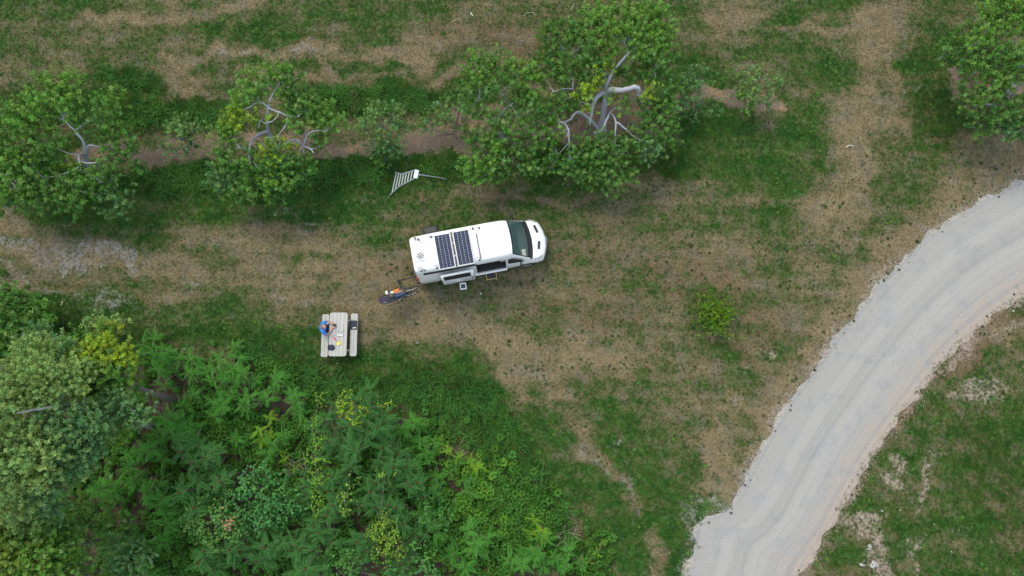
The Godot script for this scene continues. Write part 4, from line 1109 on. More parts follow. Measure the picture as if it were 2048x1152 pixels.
	leafy("yellow_green_tree", "yellow-green feathery tree at the bottom left corner", "tree", [240, 1080], [[[240, 1080, 0, .15], [140, 1090, 3.2, .10], [60, 1110, 5.4, .05]]], [
		[30, 1060, 5.6, .8, 130, Color(.15, .24, .04)], [80, 1075, 5.4, .75, 120, G], [20, 1110, 5.8, .9, 150, Color(.17, .26, .04)], [80, 1120, 5.6, .8, 130, G], [130, 1100, 4.8, .6, 80, G], [140, 1070, 4.6, .5, 60, M], [50, 1150, 5.8, .8, 130, Color(.16, .25, .04)], [120, 1150, 5.0, .7, 100, G], [-30, 1080, 6.0, .9, 130, G], [15, 1020, 4.6, .6, 80, Color(.20, .26, .04)], [160, 1135, 4.2, .5, 50, M], [10, 1080, 5.8, .3, 20, Color(.30, .26, .03)],
	], shoot_shapes, "tree leaves", .36, .6, 63, "wood bark", "", 1.9)
	leafy("roadside_shrub", "dark broad-leaved shrub at the left frame edge below the track", "shrub", [50, 690], [[[50, 690, 0, .06], [35, 660, 1.2, .04], [25, 640, 2.0, .02]]], [
		[20, 600, 1.4, .6, 80, M], [60, 605, 1.2, .5, 60, M], [90, 625, 1.0, .45, 50, G], [30, 640, 1.8, .6, 80, M], [80, 655, 1.4, .5, 60, M], [15, 670, 1.8, .5, 60, LEAF_MID], [60, 690, 1.4, .5, 60, LEAF_MID], [100, 660, .9, .4, 40, G], [30, 710, 1.6, .5, 50, LEAF_MID], [-20, 620, 1.6, .7, 90, M], [-30, 690, 2.0, .8, 90, LEAF_MID], [90, 700, 1.2, .5, 50, LEAF_MID], [150, 690, 1.2, .5, 50, M], [140, 720, 1.6, .5, 50, B],
	], shoot_shapes, "tree leaves", .48, .9, 64)
	leafy("bluish_shrub", "bluish small-leaved bush at the bottom edge of the thicket", "shrub", [300, 1110], [[[300, 1110, 0, .06], [280, 1110, 1.6, .04], [260, 1115, 2.6, .02]]], [
		[250, 1105, 2.8, .6, 90, B], [285, 1100, 2.8, .5, 60, B], [260, 1140, 2.8, .6, 80, B], [160, 1020, 2.6, .6, 60, LEAF_MID], [200, 1030, 2.6, .6, 60, LEAF_MID], [240, 1050, 2.4, .6, 60, LEAF_MID], [170, 1060, 2.4, .5, 50, M],
	], spray_shapes, "tree leaves", .55, .5, 65)
	vine("yellow vine hanging in a column left of the coned sumacs", [[640, 800, 2.6, .25], [625, 850, 2.8, .3], [632, 885, 2.9, .35], [630, 920, 2.9, .35], [635, 955, 2.8, .35], [640, 985, 2.7, .35], [638, 1015, 2.5, .35]], Color(.150, .290, .036), 71, 2.6, .062)
	vine("yellow vine over the top of the coned sumacs near the lawn", [[680, 805, 3.3, .25], [700, 795, 3.4, .3], [712, 815, 3.6, .3], [705, 840, 3.7, .25], [690, 825, 3.5, .25], [770, 810, 2.6, .25]], Color(.220, .310, .024), 72, 2.4, .062)
	vine("yellow-green vine over the lower sumac clump", [[770, 950, 3.3, .3], [760, 1035, 3.2, .4], [775, 1065, 3.1, .45], [770, 1090, 3.0, .5], [800, 1095, 2.7, .4], [765, 1115, 2.8, .4], [745, 1060, 3.0, .3]], Color(.165, .275, .034), 73, 2.0, .062)
	vine("light green vine hanging between the two coned clumps", [[685, 985, 3.2, .25], [690, 1005, 3.1, .28], [688, 1020, 3.0, .22], [700, 960, 3.2, .22]], Color(.150, .265, .05), 74, 1.8, .09)
	vine("dark grape vine mound left of the dead twigs", [[520, 950, 2.4, .55], [560, 970, 2.2, .5], [490, 980, 2.5, .6], [530, 1000, 2.5, .6], [580, 1000, 2.2, .5], [470, 1020, 2.5, .6], [520, 1040, 2.5, .6], [560, 1030, 2.4, .5], [600, 1010, 2.2, .4]], Color(.060, .175, .048), 75, 1.9, .115)
	vine("grape vine with pale and dead brown leaves in the lower thicket", [[400, 1020, 2.6, .5], [430, 1040, 2.8, .55], [410, 1060, 2.7, .5], [460, 1060, 2.7, .5], [440, 1080, 2.6, .5], [385, 1040, 2.5, .4]], Color(.085, .190, .046), 76, 1.8, .115)
	vine("dead brown leaves curled on the grape vine patch", [[452, 1045, 3.3, .16], [445, 1024, 3.2, .12], [458, 1052, 3.3, .14]], Color(.34, .215, .12), 77, 6.0, .08)
	vine("green grape vine over the bottom right of the thicket", [[850, 1020, 2.0, .5], [880, 1030, 1.7, .5], [830, 1100, 2.3, .5], [850, 1140, 2.3, .6], [790, 1160, 2.6, .6], [700, 1140, 2.8, .5], [680, 1120, 2.9, .5]], Color(.062, .175, .042), 78, 1.8, .10)
	# weeds filling the floor of the thicket and the bank
	rng.seed = 80
	var xf: Array[Transform3D] = []; var cols := PackedColorArray()
	var patches := [[40, 660, 60, 60, M], [120, 700, 40, 40, M], [620, 800, 26, 30, M], [570, 760, 24, 24, M], [530, 740, 24, 20, M], [590, 870, 40, 50, M], [420, 850, 60, 40, LEAF_MID], [860, 870, 40, 70, M], [950, 960, 50, 70, G], [1000, 1010, 60, 90, M], [940, 1030, 60, 100, G], [1040, 1060, 60, 100, M], [1080, 1020, 40, 50, M], [900, 1080, 60, 130, M], [980, 1110, 70, 100, M], [1120, 1100, 60, 90, M], [1180, 1130, 50, 60, M], [1010, 960, 40, 40, M], [1060, 1000, 40, 40, M], [420, 830, 70, 90, M], [500, 880, 60, 80, M], [570, 940, 50, 50, M], [380, 1130, 70, 120, M], [250, 1130, 60, 90, M], [560, 1145, 70, 100, M], [330, 1060, 50, 60, M], [250, 860, 100, 110, LEAF_MID], [400, 1000, 120, 180, LEAF_MID], [150, 1000, 120, 160, LEAF_MID], [640, 1080, 120, 220, LEAF_MID], [720, 930, 90, 160, LEAF_MID], [830, 1000, 60, 120, M], [320, 720, 24, 24, M]]
	for p in patches:
		for k in int(p[3] * (1.7 if p[0] < 860 else 1.3)):
			var q := site(p[0] + rng.randfn(0, p[2] * .6), p[1] + rng.randfn(0, p[2] * .6))
			var s := rng.randf_range(.22, .55)
			xf.append(Transform3D(Basis(Vector3.UP, rng.randf() * TAU) * Basis.from_scale(Vector3.ONE * s), q))
			cols.push_back(jit(p[4], .35))
	var w := scatter("thicket_weeds", herb_shape, mats["tree leaves"], xf, cols, self)
	w.set_meta("label", "leafy green weeds carpeting the thicket floor and its bank"); w.set_meta("category", "weeds")
	# the feathery yellow-green bush alone in the dry field
	var lone: Array = []
	for k in 58:
		lone.append([1430 + rng.randfn(0, 20), 630 + rng.randfn(0, 20), .28 + rng.randf() * .2, .28, 8, [Color(.190, .330, .018), Color(.160, .300, .020), Color(.090, .220, .030)][k % 3]])
	leafy("feathery_bush", "low feathery yellow-green bush alone in the dry field", "shrub", [1430, 632], [[[1430, 632, 0, .02], [1430, 628, .25, .01]]], lone, spray_shapes, "tree leaves", .34, .5, 66)

# ------------------------------------------------------------------ van
var van_at := Vector3(-1.37, 0, -1.58)
const VAN_TURN := 0.1885
func van_local(u: float, v: float, h: float) -> Vector3:
	return Basis(Vector3.UP, -VAN_TURN) * (site(u, v, h) - van_at)

func van_ring(x: float, h: float, hb: float, hr: float, bow: float, grow := 0.0) -> PackedVector3Array:
	var tall := [.128, .20, .38, .52, .80, .91, .968, .992, 1.0, 1.004]
	var low := [.29, .44, .64, .80, .90, .95, .98, .995, 1.005, 1.01]
	var s := clampf((h - 1.15) / 1.25, 0, 1)
	var zz := [hb * .965, hb * .995, hb, hb * .985, lerpf(hb, hr, .66), hr + .03, hr - .015, hr - .10, hr * .5, 0.0]
	var half := PackedVector3Array()
	for k in 10:
		var y := h * lerpf(low[k], tall[k], s)
		if k == 0: y = .32
		if k == 1: y = max(y, .48)
		var z: float = zz[k]
		half.push_back(Vector3(x + bow * (1.0 - pow(z / hb, 2)), y, z + grow))
	var out := PackedVector3Array()
	for k in 10: out.push_back(half[k])
	for k in range(8, -1, -1): out.push_back(Vector3(half[k].x, half[k].y, -half[k].z))
	return out

func smooth_mesh(st: SurfaceTool) -> ArrayMesh:
	st.index()
	st.generate_normals()
	return st.commit()

func st_quad(st: SurfaceTool, a: Vector3, b: Vector3, c: Vector3, d: Vector3) -> void:
	for p in [a, b, c, a, c, d]: st.add_vertex(p)

func build_van() -> void:
	var white := paint("white van paint", Color(.80, .82, .83), .28)
	white.clearcoat_enabled = true; white.clearcoat = .6; white.clearcoat_roughness = .1
	var black := paint("black plastic", Color(.018, .019, .022), .5)
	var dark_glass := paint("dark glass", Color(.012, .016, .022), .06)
	var glass := paint("windscreen glass", Color(.30, .62, .58), .02)
	glass.transparency = BaseMaterial3D.TRANSPARENCY_ALPHA
	glass.albedo_color.a = .13
	var grey := paint("grey metal", Color(.34, .35, .36), .45, .4)
	var dark_grey := paint("dark grey plastic", Color(.11, .115, .125), .5)
	var alu := paint("aluminium", Color(.62, .64, .66), .35, .7)
	var cell := paint("solar cells", Color(.020, .030, .070), .18)
	var rubber := paint("tyre rubber", Color(.02, .02, .02), .85)
	var red := paint("red lamp", Color(.45, .02, .02), .2)
	var lamp := paint("headlamp glass", Color(.30, .33, .36), .08)
	var cloth := paint("seat cloth", Color(.16, .17, .17), .9)
	var pale := paint("pale upholstery", Color(.48, .50, .48), .9)
	var sheet := paint("white paper", Color(.78, .80, .78), .8)
	var v := thing("camper_van", "white camper van with two solar panels on its roof", "van", van_at, VAN_TURN)
	var S := [[-2.95, 2.36, .90, .68, 0.0], [-2.92, 2.44, .945, .73, 0.0], [-2.82, 2.49, .965, .77, 0.0], [-2.0, 2.52, .975, .79, 0.0], [-1.2, 2.53, .975, .79, 0.0], [-.35, 2.53, .975, .79, .0], [.40, 2.53, .975, .79, .01], [.95, 2.51, .975, .78, .03], [1.12, 2.48, .975, .77, .06], [1.24, 2.40, .972, .755, .09], [2.02, 1.30, .97, .85, .15], [2.12, 1.20, .97, .85, .16], [2.32, 1.13, .96, .83, .19], [2.50, 1.04, .94, .80, .23], [2.62, .93, .915, .77, .26], [2.68, .80, .89, .75, .27]]
	var st := SurfaceTool.new()
	st.begin(Mesh.PRIMITIVE_TRIANGLES)
	var gl := SurfaceTool.new()
	gl.begin(Mesh.PRIMITIVE_TRIANGLES)
	for k in S.size() - 1:
		var a := van_ring(S[k][0], S[k][1], S[k][2], S[k][3], S[k][4]); var b := van_ring(S[k + 1][0], S[k + 1][1], S[k + 1][2], S[k + 1][3], S[k + 1][4])
		for q in 18:
			if k == 9 and q >= 6 and q < 12:
				st_quad(gl, a[q], a[q + 1], b[q + 1], b[q])
			elif k >= 5 and k < 7 and q >= 1 and q < 4:
				pass
			else:
				st_quad(st, a[q], a[q + 1], b[q + 1], b[q])
	var rear := van_ring(S[0][0], S[0][1], S[0][2], S[0][3], 0.0)
	for q in 9: st_quad(st, rear[q], rear[18 - q], rear[17 - q], rear[q + 1])
	var nose := van_ring(S[-1][0], S[-1][1], S[-1][2], S[-1][3], S[-1][4])
	for q in 9: st_quad(st, nose[q], nose[q + 1], nose[17 - q], nose[18 - q])
	part("body", smooth_mesh(st), white, v)
	part("windscreen", smooth_mesh(gl), glass, v)
	# cabin
	var F := Builder.new(); F.box(Vector3(-.3, .42, 0), Vector3(5.0, .10, 1.80))
	part("floor", F, black, v)
	var Dd := Builder.new(); Dd.box(Vector3(1.86, .98, 0), Vector3(.50, .26, 1.66), .06); Dd.box(Vector3(2.02, 1.12, 0), Vector3(.2, .06, 1.6), .03)
	part("dashboard", Dd, black, v)
	for s: float in [-1.0, 1.0]:
		var C := Builder.new()
		C.box(Vector3(.98, .82, .42 * s), Vector3(.52, .20, .52), .06); C.box(Vector3(.70, 1.22, .42 * s), Vector3(.18, .72, .50), .06, Basis(Vector3.BACK, .18)); C.box(Vector3(.60, 1.68, .42 * s), Vector3(.12, .20, .26), .04)
		part("seat", C, pale if s > 0 else cloth, v)
	var wheel_ring := Builder.new(); wheel_ring.torus(Vector3(1.50, 1.16, -.42), Vector3(-.8, .6, 0), .19, .016)
	wheel_ring.rod(Vector3(1.50, 1.16, -.42), Vector3(1.66, 1.04, -.42), .03)
	part("steering_wheel", wheel_ring, black, v)
	var Cab := Builder.new(); Cab.box(Vector3(-.6, 1.2, -.55), Vector3(2.4, 1.5, .55), .02)
	part("cabinet", Cab, pale, v)
	# dark plinth strip round the glass, visor band and wiper cowl
	var W := Builder.new()
	var r9 := van_ring(1.24, 2.40, .972, .755, .09); var r10 := van_ring(2.02, 1.30, .97, .85, .15); var r11 := van_ring(2.12, 1.20, .97, .85, .16)
	for q in range(5, 13):
		var up := Vector3(.006, .006, 0)
		W.quad(r10[q] + up, r10[q + 1] + up, r11[q + 1] + up, r11[q] + up)
	for q in range(6, 12):
		var up := Vector3(.006, .008, 0)
		W.quad(r9[q] + up, r9[q + 1] + up, r9[q + 1].lerp(r10[q + 1], .07) + up, r9[q].lerp(r10[q], .07) + up)
		W.quad(r9[q].lerp(r10[q], .86) + up, r9[q + 1].lerp(r10[q + 1], .86) + up, r10[q + 1] + up, r10[q] + up)
	for q in [6, 11]:
		var up := Vector3(.006, .010, 0)
		for e in 8:
			var t0 := e / 8.0; var t1 := (e + 1) / 8.0
			var w0 := .45
			if q == 6: W.quad(r9[6].lerp(r10[6], t0) + up, r9[6].lerp(r9[7], w0).lerp(r10[6].lerp(r10[7], w0), t0) + up, r9[6].lerp(r9[7], w0).lerp(r10[6].lerp(r10[7], w0), t1) + up, r9[6].lerp(r10[6], t1) + up)
			else: W.quad(r9[12].lerp(r10[12], t0) + up, r9[12].lerp(r9[11], w0).lerp(r10[12].lerp(r10[11], w0), t0) + up, r9[12].lerp(r9[11], w0).lerp(r10[12].lerp(r10[11], w0), t1) + up, r9[12].lerp(r10[12], t1) + up)
	part("windscreen_surround", W, black, v)
	for s: float in [-1.0, 1.0]:
		var Wp := Builder.new(); Wp.tube(PackedVector3Array([Vector3(2.20, 1.235, .3 * s), Vector3(2.05, 1.32, .5 * s), Vector3(2.0, 1.36, .02 * s)]), PackedFloat32Array([.012, .012, .008]), 5)
		part("wiper", Wp, black, v)
	# bonnet vents and lamps
	for p in [[1071.5, 457.5, .19], [1078, 490, .06]]:
		var q := van_local(p[0], p[1], 1.13)
		var V := Builder.new(); V.box(Vector3(q.x, 1.135, q.z), Vector3(.11, .03, .36), .01, Basis(Vector3.UP, -.25 * signf(q.z)) * Basis(Vector3.BACK, -.35))
		part("bonnet_vent", V, black, v)
	for s: float in [-1.0, 1.0]:
		var H := Builder.new()
		H.tube(PackedVector3Array([Vector3(2.60, .96, .74 * s), Vector3(2.50, 1.02, .84 * s), Vector3(2.28, 1.08, .92 * s)]), PackedFloat32Array([.05, .055, .02]), 8)
		part("headlight", H, lamp, v)
		var M := Builder.new()
		M.rod(Vector3(1.62, 1.36, .92 * s), Vector3(1.60, 1.42, 1.06 * s), .03)
		M.box(Vector3(1.60, 1.48, 1.17 * s), Vector3(.10, .34, .24), .04)
		part("side_mirror", M, black, v)
		var T := Builder.new(); T.box(Vector3(-2.93, 1.35, .86 * s), Vector3(.08, .62, .12), .02)
		part("tail_light", T, red, v)
		var Fw := Builder.new()
		var g1 := van_ring(1.15, 2.47, .975, .77, .05, .006); var g2 := van_ring(1.80, 1.62, .972, .82, .13, .006)
		var a := Vector3(1.05, 1.52, .958 * s); var b := Vector3(1.78, 1.44, .968 * s); var c := Vector3(1.66, 1.66, .935 * s); var d := Vector3(1.28, 1.98, .880 * s); var e := Vector3(1.05, 1.98, .880 * s)
		var o := Vector3(0, 0, .012 * s)
		Fw.quad(a + o, b + o, c + o, d + o); Fw.tri(a + o, d + o, e + o)
		part("window_and_gap_shade", Fw, dark_glass, v)
	var Fb := Builder.new()
	var ring := van_ring(2.68, .80, .89, .75, .27)
	for k in 12:
		var z0 := lerpf(-.90, .90, k / 12.0); var z1 := lerpf(-.90, .90, (k + 1) / 12.0)
		var x0 := 2.70 + .28 * (1.0 - pow(z0 / .9, 2)); var x1 := 2.70 + .28 * (1.0 - pow(z1 / .9, 2))
		Fb.quad(Vector3(x0 - .25, .62, z0), Vector3(x1 - .25, .62, z1), Vector3(x1, .60, z1), Vector3(x0, .60, z0))
		Fb.quad(Vector3(x0, .60, z0), Vector3(x1, .60, z1), Vector3(x1 + .02, .32, z1), Vector3(x0 + .02, .32, z0))
	part("front_bumper", Fb, black, v)
	var Pl := Builder.new(); Pl.box(Vector3(2.995, .46, 0), Vector3(.012, .13, .30), .004)
	part("number_plate", Pl, sheet, v)
	var Rb := Builder.new(); Rb.box(Vector3(-3.03, .46, 0), Vector3(.20, .16, 1.80), .03)
	part("rear_bumper", Rb, black, v)
	for x in [-1.72, 1.92]:
		for s: float in [-1.0, 1.0]:
			var Wt := Builder.new(); Wt.torus(Vector3.ZERO, Vector3.BACK, .255, .105, 28, 10)
			var tyre := part("wheel", Wt, rubber, v, Vector3(x, .36, .895 * s))
			var Ri := Builder.new(); Ri.tube(PackedVector3Array([Vector3(0, 0, -.09), Vector3(0, 0, .09)]), PackedFloat32Array([.20, .20]), 20)
			part("rim", Ri, grey, tyre)
			var Ar := Builder.new()
			for k in 10:
				var a0 := PI * k / 10.0; var a1 := PI * (k + 1) / 10.0
				Ar.quad(Vector3(x + cos(a0) * .43, .34 + sin(a0) * .43, .982 * s), Vector3(x + cos(a1) * .43, .34 + sin(a1) * .43, .982 * s), Vector3(x + cos(a1) * .37, .34 + sin(a1) * .37, .985 * s), Vector3(x + cos(a0) * .37, .34 + sin(a0) * .37, .985 * s))
			part("wheel_arch", Ar, black, v)
	# near side: dark strip painted as door-gap shade, open sliding door and its rail
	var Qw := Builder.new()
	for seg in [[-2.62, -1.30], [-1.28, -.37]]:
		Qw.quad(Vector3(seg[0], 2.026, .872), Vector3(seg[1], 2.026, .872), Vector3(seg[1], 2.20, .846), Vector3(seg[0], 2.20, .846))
	part("window_and_gap_shade", Qw, dark_glass, v)
	var Rl := Builder.new(); Rl.box(Vector3(-1.45, 2.11, .875), Vector3(2.3, .05, .05), .01)
	part("door_rail", Rl, black, v)
	var door := SurfaceTool.new(); door.begin(Mesh.PRIMITIVE_TRIANGLES)
	var skin := van_ring(0, 2.53, .975, .79, 0, .21)
	for q in range(0, 4):
		var p0 := skin[q]; var p1 := skin[q + 1]
		st_quad(door, Vector3(-1.92, p0.y, p0.z), Vector3(-1.92, p1.y, p1.z), Vector3(-.50, p1.y, p1.z), Vector3(-.50, p0.y, p0.z))
		st_quad(door, Vector3(-1.92, p0.y, p0.z - .07), Vector3(-.50, p0.y, p0.z - .07), Vector3(-.50, p1.y, p1.z - .07), Vector3(-1.92, p1.y, p1.z - .07))
	for x in [-1.92, -.50]:
		for q in range(0, 4): st_quad(door, Vector3(x, skin[q].y, skin[q].z), Vector3(x, skin[q + 1].y, skin[q + 1].z), Vector3(x, skin[q + 1].y, skin[q + 1].z - .07), Vector3(x, skin[q].y, skin[q].z - .07))
	st_quad(door, Vector3(-1.92, skin[4].y, skin[4].z), Vector3(-1.92, skin[4].y, skin[4].z - .07), Vector3(-.50, skin[4].y, skin[4].z - .07), Vector3(-.50, skin[4].y, skin[4].z))
	var dr := part("sliding_door", smooth_mesh(door), white, v)
	var Dw := Builder.new()
	Dw.quad(Vector3(-1.82, 1.42, 1.172), Vector3(-.64, 1.42, 1.172), Vector3(-.64, 1.90, 1.098), Vector3(-1.82, 1.90, 1.098))
	part("window", Dw, dark_glass, dr)
	var Dh := Builder.new(); Dh.box(Vector3(-.60, 1.12, 1.195), Vector3(.05, .16, .04), .01)
	part("handle", Dh, black, dr)
	var Sill := Builder.new(); Sill.box(Vector3(.25, .40, .95), Vector3(1.5, .06, .14), .01)
	part("door_sill", Sill, white, v)
	var Pod := Builder.new()
	var pc := van_local(861, 458, 1.75)
	Pod.box(Vector3(pc.x, 1.72, -1.07), Vector3(.64, .46, .34), .06)
	part("window_flare", Pod, black, v)
	# roof kit
	for k in 2:
		var c := van_local([889.2, 926.9][k], [502.4, 495.1][k], 2.60)
		var Pf := Builder.new()
		var w := .70; var l := 1.50
		for s: float in [-1.0, 1.0]:
			Pf.box(Vector3(s * (w * .5 - .015), 0, 0), Vector3(.03, .04, l), .004); Pf.box(Vector3(0, 0, s * (l * .5 - .015)), Vector3(w - .062, .04, .03), .004)
		Pf.box(Vector3(0, -.005, 0), Vector3(w - .064, .012, l - .064))
		var pn := part("solar_panel", Pf, alu, v, Vector3(c.x, 2.60, c.z))
		var Pc := Builder.new()
		for ix in 4:
			for iz in 14:
				Pc.box(Vector3((ix - 1.5) * .159, .008, (iz - 6.5) * .1025), Vector3(.150, .008, .095))
		part("solar_cells", Pc, cell, pn).set_meta("kind", "stuff")
		var Pr := Builder.new()
		for s: float in [-1.0, 1.0]:
			for sx: float in [-1.0, 1.0]: Pr.rod(Vector3(sx * .25, -.075, s * .6), Vector3(sx * .25, -.02, s * .6), .02)
		part("panel_foot", Pr, grey, pn).set_meta("kind", "stuff")
	var gap := van_local(908.0, 498.7, 2.60)
	for z in [-.56, -.02, .52]:
		var Gp := Builder.new(); Gp.box(Vector3(gap.x, 2.58, gap.z + z), Vector3(.05, .05, .44 if absf(z) > .1 else .5), .006)
		part("panel_clamp", Gp, black, v)
	var bar := van_local(957, 492, 2.58)
	var Cb := Builder.new(); Cb.box(Vector3(bar.x, 2.575, bar.z), Vector3(.05, .03, 1.12), .008)
	part("crossbar", Cb, dark_grey, v)
	for s: float in [-1.0, 1.0]:
		var Rr := Builder.new(); Rr.box(Vector3(-1.08, 2.545, .62 * s), Vector3(2.1, .03, .04), .008)
		for x in [-2.0, -1.1, -.15]: Rr.rod(Vector3(x, 2.48, .62 * s), Vector3(x, 2.54, .62 * s), .02)
		part("roof_rail", Rr, white, v)
	for p in [[830, 477], [836.5, 478.5], [861.5, 473.5], [945.5, 457], [958, 456], [960, 524], [875, 541], [850, 546], [844.5, 549.5]]:
		var c := van_local(p[0], p[1], 2.55)
		var Bk := Builder.new(); Bk.box(Vector3(c.x, 2.57, clampf(c.z, -.78, .78)), Vector3(.09, .10, .08), .015)
		part("roof_bracket", Bk, dark_grey, v)
	for p in [[843, 481.5], [841, 541]]:
		var c := van_local(p[0], p[1], 2.55)
		var Cl := Builder.new(); Cl.torus(Vector3(c.x, 2.545, clampf(c.z, -.68, .68)), Vector3.UP, .085, .014, 20, 6)
		part("cable_loop", Cl, grey, v)
	var vc := van_local(841, 512, 2.55)
	var Rv := Builder.new(); Rv.lathe(Vector3(vc.x, 2.53, vc.z), PackedVector2Array([Vector2(.20, -.02), Vector2(.20, .03), Vector2(.17, .045), Vector2(.165, .03), Vector2(.001, .03)]), 28)
	var rv := part("roof_vent", Rv, white, v)
	for k in 10:
		var Sl := Builder.new(); Sl.box(Vector3(vc.x, 2.566, vc.z) + Basis(Vector3.UP, k * TAU / 10) * Vector3(.115, 0, 0), Vector3(.085, .010, .042), .002, Basis(Vector3.UP, k * TAU / 10))
		part("vent_slot", Sl, dark_grey, rv)
	var Hub := Builder.new(); Hub.lathe(Vector3(vc.x, 2.56, vc.z), PackedVector2Array([Vector2(.05, 0), Vector2(.045, .02), Vector2(.001, .024)]), 16)
	part("vent_hub", Hub, dark_grey, rv)
	var pp := van_local(1054.5, 498, 1.15)
	var paper := Builder.new(); paper.box(Vector3.ZERO, Vector3(.22, .003, .30), .001)
	var ps := thing("paper_permit", "white printed permit lying on the van's dashboard", "paper", van_at + Basis(Vector3.UP, VAN_TURN) * Vector3(1.86, 1.116, .52), VAN_TURN)
	part("sheet", paper, sheet, ps)
	for k in 5:
		var Li := Builder.new(); Li.box(Vector3(-.07 + .035 * k, .004, 0), Vector3(.010, .001, .22 - .03 * (k % 2)))
		part("print_line", Li, grey, ps)
	# at the door
	var bc := site(927, 574)
	var bin := thing("waste_bin", "small square white bin standing on the grass by the open door", "bin", bc, .15)
	var Bw := Builder.new()
	for s: float in [-1.0, 1.0]:
		Bw.box(Vector3(.115 * s, .14, 0), Vector3(.02, .28, .25), .008); Bw.box(Vector3(0, .14, .115 * s), Vector3(.21, .28, .02), .008)
	part("wall", Bw, sheet, bin)
	var Bb := Builder.new(); Bb.box(Vector3(0, .05, 0), Vector3(.21, .08, .21))
	part("liner", Bb, paint("blue grey liner", Color(.10, .14, .18), .7), bin)
	var Bl := Builder.new()
	for s: float in [-1.0, 1.0]:
		Bl.box(Vector3(.125 * s, .285, 0), Vector3(.045, .02, .29), .008); Bl.box(Vector3(0, .286, .125 * s), Vector3(.204, .02, .045), .008)
	part("rim", Bl, sheet, bin)
	var sc := site(983, 553)
	var stool := thing("step_stool", "black step stool with a yellow frame below the van door", "stool", sc, .12)
	var wood := paint("yellow frame", Color(.52, .36, .10), .6)
	for s: float in [-1.0, 1.0]:
		var R1 := Builder.new(); R1.box(Vector3(0, .24, .155 * s), Vector3(.47, .035, .03), .006)
		part("frame_rail", R1, wood, stool)
		var R2 := Builder.new(); R2.box(Vector3(.225 * s, .24, 0), Vector3(.03, .033, .28), .006)
		part("frame_rail", R2, wood, stool)
		for q: float in [-1.0, 1.0]:
			var Lg := Builder.new(); Lg.tube(PackedVector3Array([Vector3(.215 * s, .25, .15 * q), Vector3(.25 * s, 0, .19 * q)]), PackedFloat32Array([.018, .018]), 8)
			part("leg", Lg, wood, stool)
	var Tp := Builder.new(); Tp.box(Vector3(0, .25, 0), Vector3(.42, .02, .28), .005)
	part("tread", Tp, black, stool)
	var cup := thing("cup", "small white cup left on the dry grass near the van", "cup", site(962, 588))
	var Cu := Builder.new(); Cu.lathe(Vector3.ZERO, PackedVector2Array([Vector2(.001, .004), Vector2(.034, 0), Vector2(.045, .10), Vector2(.041, .10), Vector2(.032, .01)]), 14)
	part("shell", Cu, sheet, cup)
	var Co := Builder.new(); Co.ball(Vector3(-.075, .03, .02), Vector3(.03, .03, .03), 6, 8); Co.rod(Vector3(-.06, .03, .02), Vector3(-.02, .05, .0), .008, 5)
	part("dark_handle", Co, black, cup)

